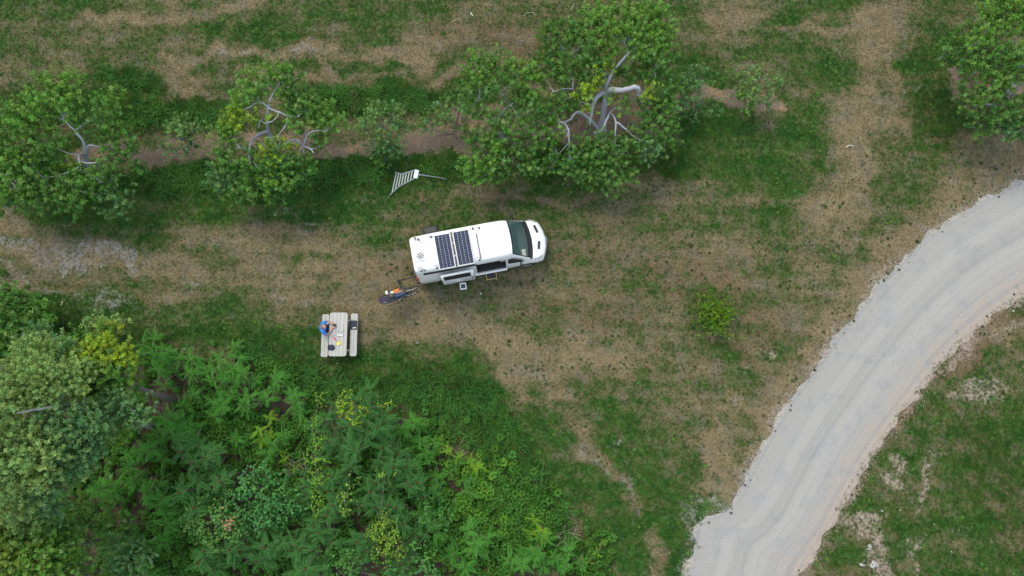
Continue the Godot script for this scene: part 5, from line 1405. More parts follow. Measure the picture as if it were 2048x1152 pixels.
# ------------------------------------------------------------------ bicycles on the swing-out rack
func bicycle(label: String, at: Vector3, turn: float, frame: Material, trim: Material, bag: int) -> void:
	var b := thing("bicycle", label, "bicycle", at, turn, "bicycles on the van's rack")
	var blk: Material = mats["black plastic"]; var alu: Material = mats["aluminium"]
	for x in [-.53, .55]:
		var Ty := Builder.new(); Ty.torus(Vector3.ZERO, Vector3.BACK, .325, .027, 36, 8)
		var w := part("wheel", Ty, mats["tyre rubber"], b, Vector3(x, .352, 0))
		var Ri := Builder.new(); Ri.torus(Vector3.ZERO, Vector3.BACK, .300, .012, 36, 6)
		part("rim", Ri, alu, w)
		var Sp := Builder.new()
		for k in 16:
			var a := TAU * k / 16
			Sp.rod(Vector3(cos(a + .3) * .02, sin(a + .3) * .02, .03 * (1 if k % 2 else -1)), Vector3(cos(a), sin(a), 0) * .295, .0018, 3)
		part("spokes", Sp, alu, w).set_meta("kind", "stuff")
		var Hb := Builder.new(); Hb.rod(Vector3(0, 0, -.055), Vector3(0, 0, .055), .022, 10)
		part("hub", Hb, blk, w)
	var bb := Vector3(-.08, .31, 0); var st := Vector3(-.20, .80, 0); var ht := Vector3(.34, .88, 0); var hb := Vector3(.385, .72, 0); var ra := Vector3(-.53, .352, 0); var fa := Vector3(.55, .352, 0)
	var Fr := Builder.new()
	Fr.rod(bb, hb, .030, 10); Fr.rod(st + Vector3(0, -.04, 0), ht + Vector3(.01, -.03, 0), .022, 10); Fr.rod(bb, st, .019, 10); Fr.rod(ht, hb, .026, 10)
	for s: float in [-1.0, 1.0]:
		Fr.rod(bb + Vector3(0, 0, .03 * s), ra + Vector3(0, 0, .06 * s), .011, 6); Fr.rod(st + Vector3(.01, -.06, .02 * s), ra + Vector3(0, 0, .06 * s), .009, 6)
	part("frame", Fr, frame, b)
	var Fk := Builder.new()
	for s: float in [-1.0, 1.0]: Fk.rod(hb + Vector3(.01, -.01, .045 * s), fa + Vector3(0, 0, .055 * s), .017, 8)
	Fk.rod(hb + Vector3(.01, -.01, -.05), hb + Vector3(.01, -.01, .05), .02, 8)
	part("fork", Fk, trim, b)
	var Hn := Builder.new()
	Hn.rod(ht, ht + Vector3(.02, .09, 0), .018, 8); Hn.rod(ht + Vector3(.02, .09, 0), ht + Vector3(.08, .11, 0), .018, 8)
	Hn.tube(PackedVector3Array([ht + Vector3(.0, .13, -.34), ht + Vector3(.05, .12, -.16), ht + Vector3(.08, .11, 0), ht + Vector3(.05, .12, .16), ht + Vector3(.0, .13, .34)]), PackedFloat32Array([.014, .013, .015, .013, .014]), 8)
	part("handlebar", Hn, blk, b)
	for s: float in [-1.0, 1.0]:
		var Gr := Builder.new(); Gr.rod(ht + Vector3(.01, .13, .24 * s), ht + Vector3(-.005, .131, .36 * s), .019, 8)
		part("grip", Gr, blk, b)
	var Sd := Builder.new()
	Sd.rod(st, st + Vector3(-.03, .14, 0), .014, 8)
	part("seat_post", Sd, alu, b)
	var Sa := Builder.new()
	Sa.tube(PackedVector3Array([st + Vector3(.13, .15, 0), st + Vector3(.02, .16, 0), st + Vector3(-.10, .165, 0), st + Vector3(-.15, .17, 0)]), PackedFloat32Array([.018, .035, .068, .05]), 10)
	part("saddle", Sa, blk, b)
	var Ck := Builder.new(); Ck.torus(bb + Vector3(0, 0, .05), Vector3.BACK, .085, .008, 20, 5); Ck.rod(bb + Vector3(0, 0, -.07), bb + Vector3(0, 0, .07), .02, 8)
	part("chainring", Ck, blk, b)
	for s: float in [-1.0, 1.0]:
		var Cr := Builder.new(); Cr.rod(bb + Vector3(0, 0, .075 * s), bb + Vector3(.16 * s, -.05 * s, .08 * s), .011, 6)
		var cr := part("crank", Cr, alu, b)
		var Pe := Builder.new(); Pe.box(bb + Vector3(.16 * s, -.05 * s, .135 * s), Vector3(.09, .018, .09), .005)
		part("pedal", Pe, blk, cr)
	if bag == 1:
		var Ba := Builder.new(); Ba.box(Vector3(.06, .90, 0), Vector3(.30, .14, .13), .05)
		part("frame_bag", Ba, mats["orange cloth"], b)
		var Bc := Builder.new(); Bc.box(Vector3(.48, .97, .03), Vector3(.10, .12, .16), .03)
		part("handlebar_pouch", Bc, mats["white paper"], b)
		var To := Builder.new(); To.box(Vector3(.27, .89, 0), Vector3(.16, .05, .075), .02)
		part("tube_pad", To, mats["white paper"], b)
	else:
		var Ra := Builder.new(); Ra.box(Vector3(-.56, .80, 0), Vector3(.52, .03, .14), .01)
		for s: float in [-1.0, 1.0]: Ra.rod(Vector3(-.60, .79, .06 * s), Vector3(-.53, .36, .07 * s), .007, 6)
		part("luggage_rack", Ra, blk, b)
		var Bg := Builder.new()
		for k in 3: Bg.box(Vector3(-.58, .86, (k - 1) * .075), Vector3(.50, .09, .066), .025)
		part("rack_bag", Bg, mats["plum cloth"], b)
		var Bt := Builder.new(); Bt.box(Vector3(.14, .56, 0), Vector3(.42, .10, .085), .03, Basis(Vector3.BACK, .72))
		part("battery", Bt, frame, b)
		var Bu := Builder.new(); Bu.box(Vector3(.08, .875, 0), Vector3(.40, .055, .10), .025)
		part("tube_bag", Bu, frame, b)

func build_bikes() -> void:
	paint("orange cloth", Color(.80, .20, .03), .8)
	paint("plum cloth", Color(.060, .045, .085), .8)
	var blue := paint("blue bicycle paint", Color(.012, .050, .150), .35)
	var cream := paint("white bicycle paint", Color(.62, .52, .50), .35)
	var blk: Material = mats["black plastic"]
	var hitch := van_at + Basis(Vector3.UP, VAN_TURN) * Vector3(-3.10, .46, .55)
	var r := thing("bike_rack", "black swing-out bike rack hinged on the rear of the van", "bike rack", Vector3(hitch.x, 0, hitch.z))
	var o := Vector3(hitch.x, 0, hitch.z)
	var pivot := site(795, 561, .55) - o; var knee := site(803, 577, .55) - o
	var A := Builder.new(); A.rod(Vector3(0, .46, 0), Vector3(pivot.x, .50, pivot.z), .035, 8)
	part("arm", A, blk, r)
	var B := Builder.new(); B.rod(Vector3(pivot.x, .50, pivot.z), Vector3(knee.x, .50, knee.z), .032, 8); B.rod(Vector3(pivot.x, .40, pivot.z), Vector3(pivot.x, .62, pivot.z), .05, 10)
	part("swing_post", B, blk, r)
	var mid_o := site(799, 584, .95); var mid_b := site(797.5, 594, .95)
	var turn := .30
	var dir := Vector3(cos(turn), 0, -sin(turn)); var lat := Vector3(sin(turn), 0, cos(turn))
	var far := Vector3(mid_b.x, 0, mid_b.z) - o + lat * .12
	var C := Builder.new(); C.rod(Vector3(knee.x, .50, knee.z), Vector3(far.x, .48, far.z), .03, 8)
	part("cross_beam", C, blk, r)
	for m in [mid_o, mid_b]:
		var c := Vector3(m.x, .50, m.z) - o
		var T := Builder.new(); T.box(c, Vector3(1.45, .03, .07), .008, Basis(Vector3.UP, turn))
		part("wheel_tray", T, blk, r)
		for x in [-.54, .54]:
			var Cl := Builder.new(); Cl.torus(c + dir * x + Vector3(0, .36, 0), lat, .34, .012, 16, 5)
	var Up := Builder.new(); Up.rod(Vector3(knee.x, .50, knee.z), Vector3(knee.x, 1.05, knee.z) + lat * .10, .022, 8)
	part("upright", Up, blk, r)
	bicycle("white bicycle with an orange bag, on the rack next to the van", Vector3(mid_o.x, .505, mid_o.z), turn + PI, cream, mats["aluminium"], 1)
	bicycle("dark blue bicycle with a striped plum rack bag, outer one on the rack", Vector3(mid_b.x, .505, mid_b.z), turn, blue, blk, 2)

# ------------------------------------------------------------------ picnic table and the person at it
func plank(len: float, w: float, h: float, cut0: float, cut1: float) -> Builder:
	# a board along z, its corners sawn off at the two ends on the left (cut0) and right (cut1)
	var B := Builder.new()
	var o := PackedVector2Array([Vector2(-w / 2, -len / 2 + cut0), Vector2(-w / 2 + cut0, -len / 2), Vector2(w / 2 - cut1, -len / 2), Vector2(w / 2, -len / 2 + cut1), Vector2(w / 2, len / 2 - cut1), Vector2(w / 2 - cut1, len / 2), Vector2(-w / 2 + cut0, len / 2), Vector2(-w / 2, len / 2 - cut0)])
	for k in 8:
		var a := o[k]; var b := o[(k + 1) % 8]
		B.quad(Vector3(a.x, 0, a.y), Vector3(b.x, 0, b.y), Vector3(b.x, h, b.y), Vector3(a.x, h, a.y))
		B.tri(Vector3(0, h, 0), Vector3(a.x, h, a.y), Vector3(b.x, h, b.y)); B.tri(Vector3(0, 0, 0), Vector3(b.x, 0, b.y), Vector3(a.x, 0, a.y))
	return B

func build_table() -> void:
	var top_c := site(676, 668.5, .75)
	var o := Vector3(top_c.x, 0, top_c.z)
	var t := thing("picnic_table", "weathered pale grey wooden picnic table with attached benches", "table", o)
	var boards: Array[StandardMaterial3D] = []
	for k in 4:
		var m := paint("weathered board %d" % k, Color(1, 1, 1), .85)
		var lo: Color = [Color(.40, .40, .385), Color(.43, .425, .40), Color(.39, .395, .39), Color(.44, .43, .40)][k]
		var f := FastNoiseLite.new(); f.seed = 50 + k; f.frequency = .02; f.fractal_octaves = 4
		m.albedo_texture = noise_tex(.02, 50 + k, Color(lo.r * .82, lo.g * .82, lo.b * .82), Color(lo.r * 1.15, lo.g * 1.15, lo.b * 1.15), 256, 256, 5)
		m.uv1_triplanar = true; m.uv1_scale = Vector3(6, 6, .6)
		boards.append(m)
	for k in 5:
		part("table_board", plank(1.93, .150, .038, .07 if k == 0 else 0.0, .07 if k == 4 else 0.0), boards[k % 4], t, Vector3((k - 2) * .159, .712, 0))
	for s: float in [-1.0, 1.0]:
		var bc := site(650 if s < 0 else 707.3, 671 if s < 0 else 669.5, .45) - o
		for k in 2:
			part("bench_board", plank(1.90, .148, .038, .055 if k == 0 else 0.0, .055 if k == 1 else 0.0), boards[(k + (1 if s > 0 else 2)) % 4], t, Vector3(bc.x + (k - .5) * .158, .412, bc.z))
	for z: float in [-.66, .66]:
		var X := Builder.new(); X.box(Vector3(0, .365, z), Vector3(1.56, .09, .04), .005)
		part("cross_beam", X, boards[3], t)
		var Y := Builder.new(); Y.box(Vector3(0, .665, z), Vector3(.72, .09, .04), .005)
		part("top_batten", Y, boards[3], t)
		for s: float in [-1.0, 1.0]:
			var L := Builder.new(); L.box(Vector3(s * .43, .352, z + .042), Vector3(.09, .80, .04), .004, Basis(Vector3.BACK, s * .44))
			part("leg", L, boards[0], t)
	# things on the table and bench
	var black: Material = mats["black plastic"]; var paper: Material = mats["white paper"]
	var y := .7515
	var cush := thing("seat_cushion", "dark navy cushion with a white tag on the empty right bench", "cushion", site(707, 650, .46))
	cush.position.y = .4515
	var Cu := Builder.new(); Cu.box(Vector3(0, .02, 0), Vector3(.31, .04, .40), .015)
	part("pad", Cu, paint("navy canvas", Color(.022, .030, .050), .85), cush)
	var Ct := Builder.new(); Ct.box(Vector3(.04, .0415, .13), Vector3(.14, .003, .035), .001, Basis(Vector3.UP, .1))
	part("tag", Ct, paper, cush)
	var cap := thing("baseball_cap", "black cap lying on the lower left corner of the table", "cap", site(664, 695, .76)); cap.position.y = y
	var Cc := Builder.new(); Cc.lathe(Vector3.ZERO, PackedVector2Array([Vector2(.125, 0), Vector2(.128, .03), Vector2(.11, .075), Vector2(.07, .105), Vector2(.001, .115)]), 16)
	part("crown", Cc, mats["navy canvas"], cap)
	var Cv := Builder.new()
	for k in 8:
		var a0 := lerpf(2.3, 4.0, k / 8.0); var a1 := lerpf(2.3, 4.0, (k + 1) / 8.0)
		Cv.quad(Vector3(cos(a0) * .12, .012, sin(a0) * .12), Vector3(cos(a1) * .12, .012, sin(a1) * .12), Vector3(cos(a1) * .20, .004, sin(a1) * .20), Vector3(cos(a0) * .20, .004, sin(a0) * .20))
	part("visor", Cv, mats["navy canvas"], cap)
	var bowl := thing("bowl", "round yellow bowl on the table", "bowl", site(677.5, 686.5, .76)); bowl.position.y = y
	var Bo := Builder.new(); Bo.lathe(Vector3.ZERO, PackedVector2Array([Vector2(.001, 0), Vector2(.05, 0), Vector2(.088, .05), Vector2(.084, .05), Vector2(.048, .008), Vector2(.001, .008)]), 24)
	part("shell", Bo, paint("yellow plastic", Color(.75, .66, .03), .4), bowl)
	var Bn := Builder.new(); Bn.rod(Vector3(-.05, .03, .04), Vector3(.07, .07, -.05), .005, 6); Bn.ball(Vector3(-.05, .028, .04), Vector3(.02, .008, .02), 5, 8)
	part("spoon", Bn, mats["aluminium"], bowl)
	var rd := thing("red_pouch", "small coral red pouch with a strap between bowl and person", "pouch", site(669.5, 677, .76), 2.2); rd.position.y = y
	var Rp := Builder.new(); Rp.box(Vector3(0, .015, 0), Vector3(.17, .03, .07), .012)
	part("body", Rp, paint("coral cloth", Color(.62, .12, .11), .8), rd)
	var Rs := Builder.new(); Rs.tube(PackedVector3Array([Vector3(-.08, .012, 0), Vector3(-.14, .006, .02), Vector3(-.20, .006, 0)]), PackedFloat32Array([.008, .007, .006]), 5)
	part("strap", Rs, mats["coral cloth"], rd)
	var box := thing("white_box", "open white cardboard box in the middle of the table", "box", site(680.5, 669, .77), -.03); box.position.y = y
	var Bx := Builder.new()
	Bx.box(Vector3(0, .004, 0), Vector3(.25, .008, .10))
	for s: float in [-1.0, 1.0]:
		Bx.box(Vector3(0, .03, .052 * s), Vector3(.26, .05, .006), .001); Bx.box(Vector3(.128 * s, .03, 0), Vector3(.006, .05, .098), .001)
	part("tray", Bx, paper, box)
	for k in 4:
		var Bi := Builder.new(); Bi.ball(Vector3(-.09 + .06 * k, .04, -.02 + .012 * (k % 2)), Vector3(.024, .024, .02), 6, 8)
		part("wrapped_item", Bi, paint("pale lining %d" % k, Color(.66, .67, .60), .7), box)
	var gear := [["lens_cap", "small grey disc beside the white box", 682.5, 664, .035, Color(.28, .29, .34)], ["small_jar", "clear pale jar near the person's forearm", 669, 661.5, .035, Color(.46, .52, .50)], ["small_jar", "pale jar in the middle of the small things on the table", 675.8, 661, .028, Color(.50, .54, .54)], ["grey_tin", "grey tin closest to the white box on its left", 668.7, 669.5, .03, Color(.30, .33, .34)]]
	for g in gear:
		var j := thing(g[0], g[1], "jar" if g[0] == "small_jar" else "tin", site(g[2], g[3], .77)); j.position.y = y
		var J := Builder.new(); J.lathe(Vector3.ZERO, PackedVector2Array([Vector2(.001, 0), Vector2(g[4], 0), Vector2(g[4], .05), Vector2(g[4] * .8, .06), Vector2(.001, .06)]), 16)
		part("body", J, paint(g[0] + str(g[2]), g[5], .35), j)
		var K := Builder.new(); K.lathe(Vector3(0, .0605, 0), PackedVector2Array([Vector2(g[4] * .7, 0), Vector2(g[4] * .7, .012), Vector2(.001, .013)]), 14)
		part("lid", K, mats["aluminium"], j)
	var key := thing("keys", "small dark bunch of keys near the right edge of the tabletop", "keys", site(687.3, 661.5, .76)); key.position.y = y
	var Ke := Builder.new(); Ke.box(Vector3(0, .008, 0), Vector3(.05, .014, .03), .004)
	part("fob", Ke, black, key)
	var Kr := Builder.new(); Kr.torus(Vector3(.04, .005, 0), Vector3.UP, .018, .003, 14, 5); Kr.box(Vector3(.07, .004, .012), Vector3(.05, .003, .012))
	part("ring", Kr, mats["aluminium"], key)
	var gad := thing("gadget", "small black folded gadget on the table in front of the hands", "gadget", site(670.3, 651, .77), .3); gad.position.y = y
	var Ga := Builder.new(); Ga.box(Vector3(0, .025, 0), Vector3(.07, .045, .10), .012)
	part("body", Ga, black, gad)
	for s: float in [-1.0, 1.0]:
		for q: float in [-1.0, 1.0]:
			var Gm := Builder.new(); Gm.rod(Vector3(.03 * q, .03, .04 * s), Vector3(.055 * q, .035, .075 * s), .007, 6); Gm.lathe(Vector3(.055 * q, .03, .075 * s), PackedVector2Array([Vector2(.012, 0), Vector2(.012, .02), Vector2(.001, .022)]), 10)
			part("arm", Gm, mats["grey metal"], gad)

func build_person() -> void:
	var seat := site(650, 657.5, .45)
	var o := Vector3(seat.x - .04, .4505, seat.z)
	var p := thing("person", "person in a bright blue T-shirt seated on the left bench holding a black device", "person", o)
	var skin := paint("skin", Color(.46, .235, .165), .55)
	skin.subsurf_scatter_enabled = true; skin.subsurf_scatter_strength = .08
	var blue := paint("blue shirt", Color(.030, .205, .62), .8)
	var navy := paint("dark shorts", Color(.020, .024, .040), .85)
	var shoe := paint("dark shoes", Color(.05, .045, .04), .8)
	var V := func(x: float, y: float, z: float) -> Vector3: return Vector3(x, y, z)
	var hipL: Vector3 = V.call(0, .10, -.09); var hipR: Vector3 = V.call(0, .10, .09)
	var kneeL: Vector3 = V.call(.43, .085, -.13); var kneeR: Vector3 = V.call(.43, .085, .13)
	var ankL: Vector3 = V.call(.40, -.36, -.13); var ankR: Vector3 = V.call(.46, -.36, .12)
	var shL: Vector3 = V.call(.10, .58, -.19); var shR: Vector3 = V.call(.10, .58, .19)
	var elL: Vector3 = V.call(.22, .36, -.29); var elR: Vector3 = V.call(.26, .37, .31)
	var wrL: Vector3 = V.call(.42, .375, -.20); var wrR: Vector3 = V.call(.46, .375, .02)
	var head: Vector3 = V.call(.185, .80, 0)
	var bones := [
		[V.call(0, .12, -.06), V.call(0, .12, .06), .115, .115], [V.call(0, .12, 0), V.call(.03, .33, 0), .13, .135], [V.call(.03, .33, 0), V.call(.08, .50, 0), .135, .14], [V.call(.09, .54, -.10), V.call(.09, .54, .10), .095, .095], [V.call(.10, .58, 0), V.call(.15, .70, 0), .062, .056],
		[hipL, kneeL, .085, .060], [hipR, kneeR, .085, .060], [kneeL, ankL, .056, .038], [kneeR, ankR, .056, .038], [ankL, ankL + V.call(.04, -.04, 0), .038, .034], [ankR, ankR + V.call(.04, -.04, 0), .038, .034],
		[shL, elL, .054, .042], [shR, elR, .054, .042], [elL, wrL, .042, .028], [elR, wrR, .042, .028],
		[head + V.call(-.02, .02, 0), head + V.call(.025, .03, 0), .088, .082], [head + V.call(.045, -.05, 0), head + V.call(.06, -.075, 0), .050, .034], [V.call(.15, .70, 0), head, .055, .07],
	]
	# a hand: palm, four fingers of unequal length and a thumb, curled round the device
	for h in [[wrL, V.call(.90, .05, .35), -1.0], [wrR, V.call(.75, .05, -.62), 1.0]]:
		var w: Vector3 = h[0]; var d: Vector3 = h[1].normalized(); var sd: float = h[2]
		var side := d.cross(Vector3.UP).normalized() * sd
		var palm := w + d * .055
		bones.append([w, palm, .026, .030]); bones.append([palm - side * .018, palm + side * .018, .024, .022])
		var lens := [.062, .074, .068, .052]
		for k in 4:
			var b := palm + d * .025 + side * (.030 - .020 * k)
			var m: Vector3 = b + d * float(lens[k]) * .55 + Vector3(0, -.006, 0)
			bones.append([b, m, .0105, .0095]); bones.append([m, m + d * float(lens[k]) * .40 + Vector3(0, -.028, 0), .0095, .0082])
		var tb := w + d * .03 - side * .026
		bones.append([tb, tb + d * .035 - side * .020, .012, .010]); bones.append([tb + d * .035 - side * .020, tb + d * .065 - side * .012, .010, .0085])
	# nose and ears
	bones.append([head + V.call(.095, -.005, 0), head + V.call(.118, -.028, 0), .012, .015])
	for s: float in [-1.0, 1.0]: bones.append([head + V.call(.0, -.03, .085 * s), head + V.call(-.008, .01, .092 * s), .014, .018])
	part("body", body_mesh(bones, .0115, .035), skin, p)
	var shirt := [
		[V.call(0, .14, -.06), V.call(0, .14, .06), .128, .128], [V.call(0, .16, 0), V.call(.03, .33, 0), .145, .150], [V.call(.03, .33, 0), V.call(.08, .50, 0), .150, .154], [V.call(.09, .535, -.11), V.call(.09, .535, .11), .110, .110], [V.call(.10, .58, 0), V.call(.115, .625, 0), .085, .070],
		[shL, shL.lerp(elL, .62), .072, .070], [shR, shR.lerp(elR, .62), .072, .070],
	]
	part("shirt", body_mesh(shirt, .016, .05), blue, p)
	var shorts := [[V.call(0, .115, -.06), V.call(0, .115, .06), .128, .128], [hipL, hipL.lerp(kneeL, .85), .10, .088], [hipR, hipR.lerp(kneeR, .85), .10, .088]]
	part("shorts", body_mesh(shorts, .018, .04), navy, p)
	for a in [ankL, ankR]:
		var s := [[a + V.call(-.03, -.05, 0), a + V.call(.05, -.055, 0), .040, .042], [a + V.call(.05, -.055, 0), a + V.call(.17, -.06, .01), .042, .032], [a + V.call(0, 0, 0), a + V.call(0, -.03, 0), .042, .042]]
		part("shoe", body_mesh(s, .014, .03), shoe, p)
	var hair := [[head + V.call(-.045, .035, 0), head + V.call(-.02, .045, 0), .078, .072], [head + V.call(-.05, .0, -.04), head + V.call(-.05, .0, .04), .066, .066]]
	part("hair", body_mesh(hair, .010, .03), paint("thin greying hair", Color(.20, .125, .085), .9), p)
	for s: float in [-1.0, 1.0]:
		var E := Builder.new(); E.ball(head + V.call(.094, .008, .032 * s), Vector3(.012, .010, .014), 6, 8)
		part("eye", E, mats["black plastic"], p)
	var dv := thing("handheld_camera", "black camera held in the person's hands over the table", "camera", o + V.call(.52, .335, -.12), .5)
	var Cb := Builder.new(); Cb.box(Vector3(0, .045, 0), Vector3(.075, .085, .13), .015)
	part("camera_body", Cb, mats["black plastic"], dv)
	var Cl := Builder.new(); Cl.rod(Vector3(.03, .045, .01), Vector3(.10, .045, .01), .034, 14)
	part("lens", Cl, mats["dark glass"], dv)
	var Cs := Builder.new(); Cs.tube(PackedVector3Array([Vector3(-.03, .07, -.06), Vector3(-.06, .0, -.10), Vector3(-.02, -.028, -.14), Vector3(.05, -.028, -.10)]), PackedFloat32Array([.008, .008, .008, .008]), 5)
	part("strap", Cs, mats["black plastic"], dv)

# ------------------------------------------------------------------ ladder, sticks, litter
func build_small_things() -> void:
	var alu := paint("ladder aluminium", Color(.40, .46, .52), .45, .3)
	var step := paint("ladder tread", Color(.30, .335, .33), .6)
	var base := site(785, 367); var top := site(831, 348, 2.15); var foot := site(894, 358)
	var l := thing("tripod_ladder", "grey aluminium tripod orchard ladder standing on the grass", "ladder", base)
	var up := top - base
	var run := Vector3(up.x, 0, up.z).normalized(); var lat := run.cross(Vector3.UP).normalized()
	for s: float in [-1.0, 1.0]:
		var R := Builder.new()
		R.tube(PackedVector3Array([lat * s * .56 + Vector3(0, .0, 0), up * .34 + lat * s * .30, up * .99 + lat * s * .20]), PackedFloat32Array([.030, .028, .026]), 8)
		part("side_rail", R, alu, l)
	for k in 7:
		var t := .08 + .125 * k
		var half := lerpf(.56, .30, t / .34) if t < .34 else lerpf(.30, .20, (t - .34) / .65)
		var T := Builder.new(); T.box(up * t, Vector3(.055, .03, half * 2.0 - .05), .006, Basis(run, Vector3.UP, -lat if run.cross(Vector3.UP).dot(lat) < 0 else lat))
		part("tread", T, step, l)
	var Pt := Builder.new(); Pt.box(up + run * .03, Vector3(.19, .04, .38), .008, Basis(run, Vector3.UP, lat))
	part("platform", Pt, alu, l)
	var Lg := Builder.new(); Lg.tube(PackedVector3Array([up + run * .16, (up + run * .16).lerp(foot - base, .5) + Vector3(0, .03, 0), foot - base]), PackedFloat32Array([.026, .024, .022]), 8)
	part("rear_leg", Lg, alu, l)
	var pale := paint("bleached stick", Color(.50, .46, .37), .9)
	var sticks := [["pale forked stick on the dry track at the right", [1690, 296, 1698, 291, 1706, 293], .025], ["straight white stick on the far alley above the leafy tree", [941, 26, 946, 33], .03], ["thin pale stick near the top edge right of centre", [1141, 22, 1148, 8], .012], ["curved pale stick lying in the far alley", [1047, 33, 1054, 26, 1066, 26, 1070, 31], .010], ["bent pale stick on the grass above the left tree", [268, 167, 278, 157, 293, 157], .018], ["short pale stake on the grass by the thicket's upper edge", [124, 611, 127, 602], .022], ["thin pale stick by the bend of the far alley", [904, 46, 914, 38, 922, 40], .010], ["dry cane lying over the lower lawn by the sumacs", [560, 771, 575, 760, 590, 752], .012]]
	for s in sticks:
		var o := site(s[1][0], s[1][1])
		var pts := PackedVector3Array(); var rad := PackedFloat32Array()
		for k in range(0, s[1].size(), 2):
			pts.push_back(site(s[1][k], s[1][k + 1]) - o + Vector3(0, .05, 0)); rad.push_back(s[2])
		var B := Builder.new(); B.tube(pts, rad, 6)
		var q := thing("stick", s[0], "stick", o, 0, "sticks lying on the grass")
		part("wood", B, pale, q)
	rng.seed = 90
	for c in [["pile of dead brown twigs in the gap left of the yellow vine", 600, 935, 18, .9], ["grey pile of dry stems near the lower lawn", 1133, 1078, 16, .65], ["loose dead stems over the dark gap in the thicket", 560, 900, 9, 1.1]]:
		var o := site(c[1], c[2])
		var t := thing("brush_pile", c[0], "brush pile", o, 0, "piles of dead stems")
		for k in int(c[3]):
			var a := rng.randf() * TAU
			var d := Vector3(cos(a), rng.randf_range(0.02, .35), sin(a)) * float(c[4])
			var m := Vector3(rng.randf_range(-.35, .35), .05 + .02 * k, rng.randf_range(-.35, .35))
			var B := Builder.new(); B.tube(PackedVector3Array([m - d * .5 + Vector3(0, d.y * .5, 0), m + any_dir() * .05 + Vector3(0, d.y * .3, 0), m + d * .5 + Vector3(0, d.y * .5, 0)]), PackedFloat32Array([.014, .012, .006]), 5)
			part("twig", B, mats["dead twigs"], t)
	# white scraps beyond the road and a few on the lawn
	var scraps := [["crumpled white scrap at the lower end of the bare patch", 1743, 1129, .22], ["crumpled white scrap beside the lowest one on the bare patch", 1722, 1129, .13], ["crumpled white scrap in the middle of the bare patch", 1737, 1093, .17], ["curled white scrap at the top of the bare patch", 1723, 1036, .11], ["small white scrap on the grass right of the bare patch", 1901, 1103, .10], ["small white scrap on the grass above the bare patch", 1763, 1020, .09], ["pale scrap on the lawn right of the picnic table", 837, 686, .09], ["pale torn scrap on the grass left of the sumac patch", 371, 698, .09], ["white scrap near the lowest edge of the table's lawn", 676, 727, .06], ["white scrap on the verge at the bend of the road", 1824, 824, .07]]
	var white := paint("dull white scrap", Color(.42, .42, .40), .9)
	for s in scraps:
		var t := thing("litter_scrap", s[0], "litter", site(s[1], s[2]), 0, "white scraps on the ground")
		for k in 3:
			var B := Builder.new()
			var n := 5
			var pt := []
			for i in n:
				for j in n: pt.append(Vector3((i - 2) * .25 + rng.randf_range(-.1, .1), .10 + rng.randf_range(0, .5), (j - 2) * .18 + rng.randf_range(-.1, .1)) * float(s[3]))
			for i in n - 1:
				for j in n - 1:
					if rng.randf() < .8: B.quad(pt[i * n + j], pt[i * n + j + 1], pt[(i + 1) * n + j + 1], pt[(i + 1) * n + j])
			var fold := part("fold", B, white, t, Vector3(rng.randf_range(-.5, .5), .035 + .012 * k, rng.randf_range(-.4, .4)) * Vector3(float(s[3]), 1, float(s[3])))
			fold.rotation.y = rng.randf() * TAU
			if s[3] < .12: break
	var stone := paint("white limestone", Color(.50, .50, .49), .9)
	for k in 16:
		var p: Array = [[1829, 670], [1808, 704], [1801, 697], [1890, 692], [1696, 750], [1657, 794], [1630, 835], [1727, 680], [1976, 605], [1920, 632], [1705, 956], [2026, 622], [2032, 547], [1570, 1135], [1868, 1048], [1800, 1020]][k]
		var B := Builder.new()
		var r := rng.randf_range(.02, .045)
		B.ball(Vector3(0, r * .5, 0), Vector3(r, r * .7, r * .85), 5, 7)
		for i in B.v.size():
			var h := fmod(absf(sin(B.v[i].dot(Vector3(127.1, 311.7, 74.7))) * 43758.5), 1.0)
			B.v[i] += (B.v[i] - Vector3(0, r * .5, 0)) * (h - .5) * .3
		var t := thing("stone", "small white stone lying on the gravel road" if k < 13 else "small white stone on the grass beyond the gravel road", "stone", site(p[0], p[1], .03 if k < 12 else 0.0), 0, "loose white stones at the road")
		part("rock", B, stone, t)

func build_world() -> void:
	var cam := Camera3D.new()
	cam.name = "camera"
	add_child(cam)
	var up := Vector3(0, sin(EYE_TILT), -cos(EYE_TILT)); var back := Vector3(0, cos(EYE_TILT), sin(EYE_TILT))
	cam.transform = Transform3D(Basis(Vector3.RIGHT, up, back), Vector3(0, EYE_HEIGHT, EYE_HEIGHT * tan(EYE_TILT)))
	cam.fov = rad_to_deg(2.0 * atan(576.0 / FOCAL))
	cam.far = 500.0
	cam.current = true
	var env := Environment.new()
	env.background_mode = Environment.BG_SKY
	var sky_mat := ProceduralSkyMaterial.new()
	sky_mat.sky_top_color = Color(.83, .89, .96)
	sky_mat.sky_horizon_color = Color(.93, .93, .92)
	sky_mat.sky_curve = .2
	sky_mat.ground_bottom_color = Color(.25, .27, .2)
	sky_mat.ground_horizon_color = Color(.5, .52, .5)
	sky_mat.sun_angle_max = 0.0
	var sky := Sky.new()
	sky.sky_material = sky_mat
	env.sky = sky
	env.ambient_light_source = Environment.AMBIENT_SOURCE_SKY
	env.tonemap_mode = Environment.TONE_MAPPER_LINEAR
	env.background_energy_multiplier = 0.75
	env.tonemap_exposure = 1.9
	env.sdfgi_enabled = true; env.ssao_enabled = true; env.ssil_enabled = true
	var we := WorldEnvironment.new()
	we.name = "environment"
	we.environment = env
	add_child(we)
	var sun := DirectionalLight3D.new()
	sun.name = "sun"
	sun.light_energy = 0.5
	sun.light_color = Color(1.0, .965, .90)
	sun.light_angular_distance = 28.0
	sun.shadow_enabled = true
	add_child(sun)
	sun.look_at_from_position(Vector3(-9, 24, -16), Vector3.ZERO, Vector3.UP)

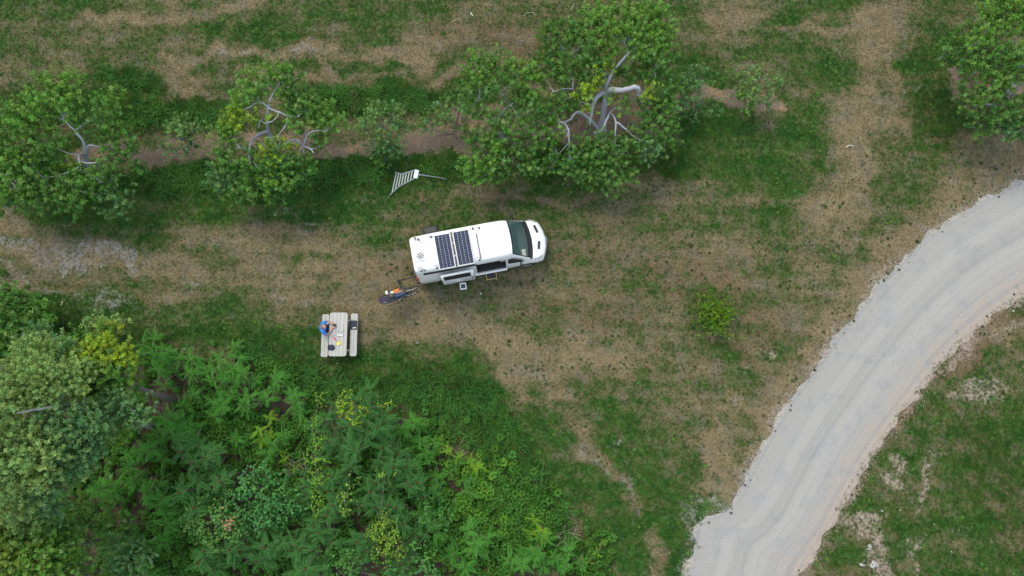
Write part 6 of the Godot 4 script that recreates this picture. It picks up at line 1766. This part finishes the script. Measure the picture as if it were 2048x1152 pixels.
func _ready() -> void:
	build_world()
	build_ground()
	build_road()
	build_van()
	build_bikes()
	build_table()
	build_person()
	make_shapes()
	build_orchard()
	build_thicket()
	build_small_things()
	build_grass()
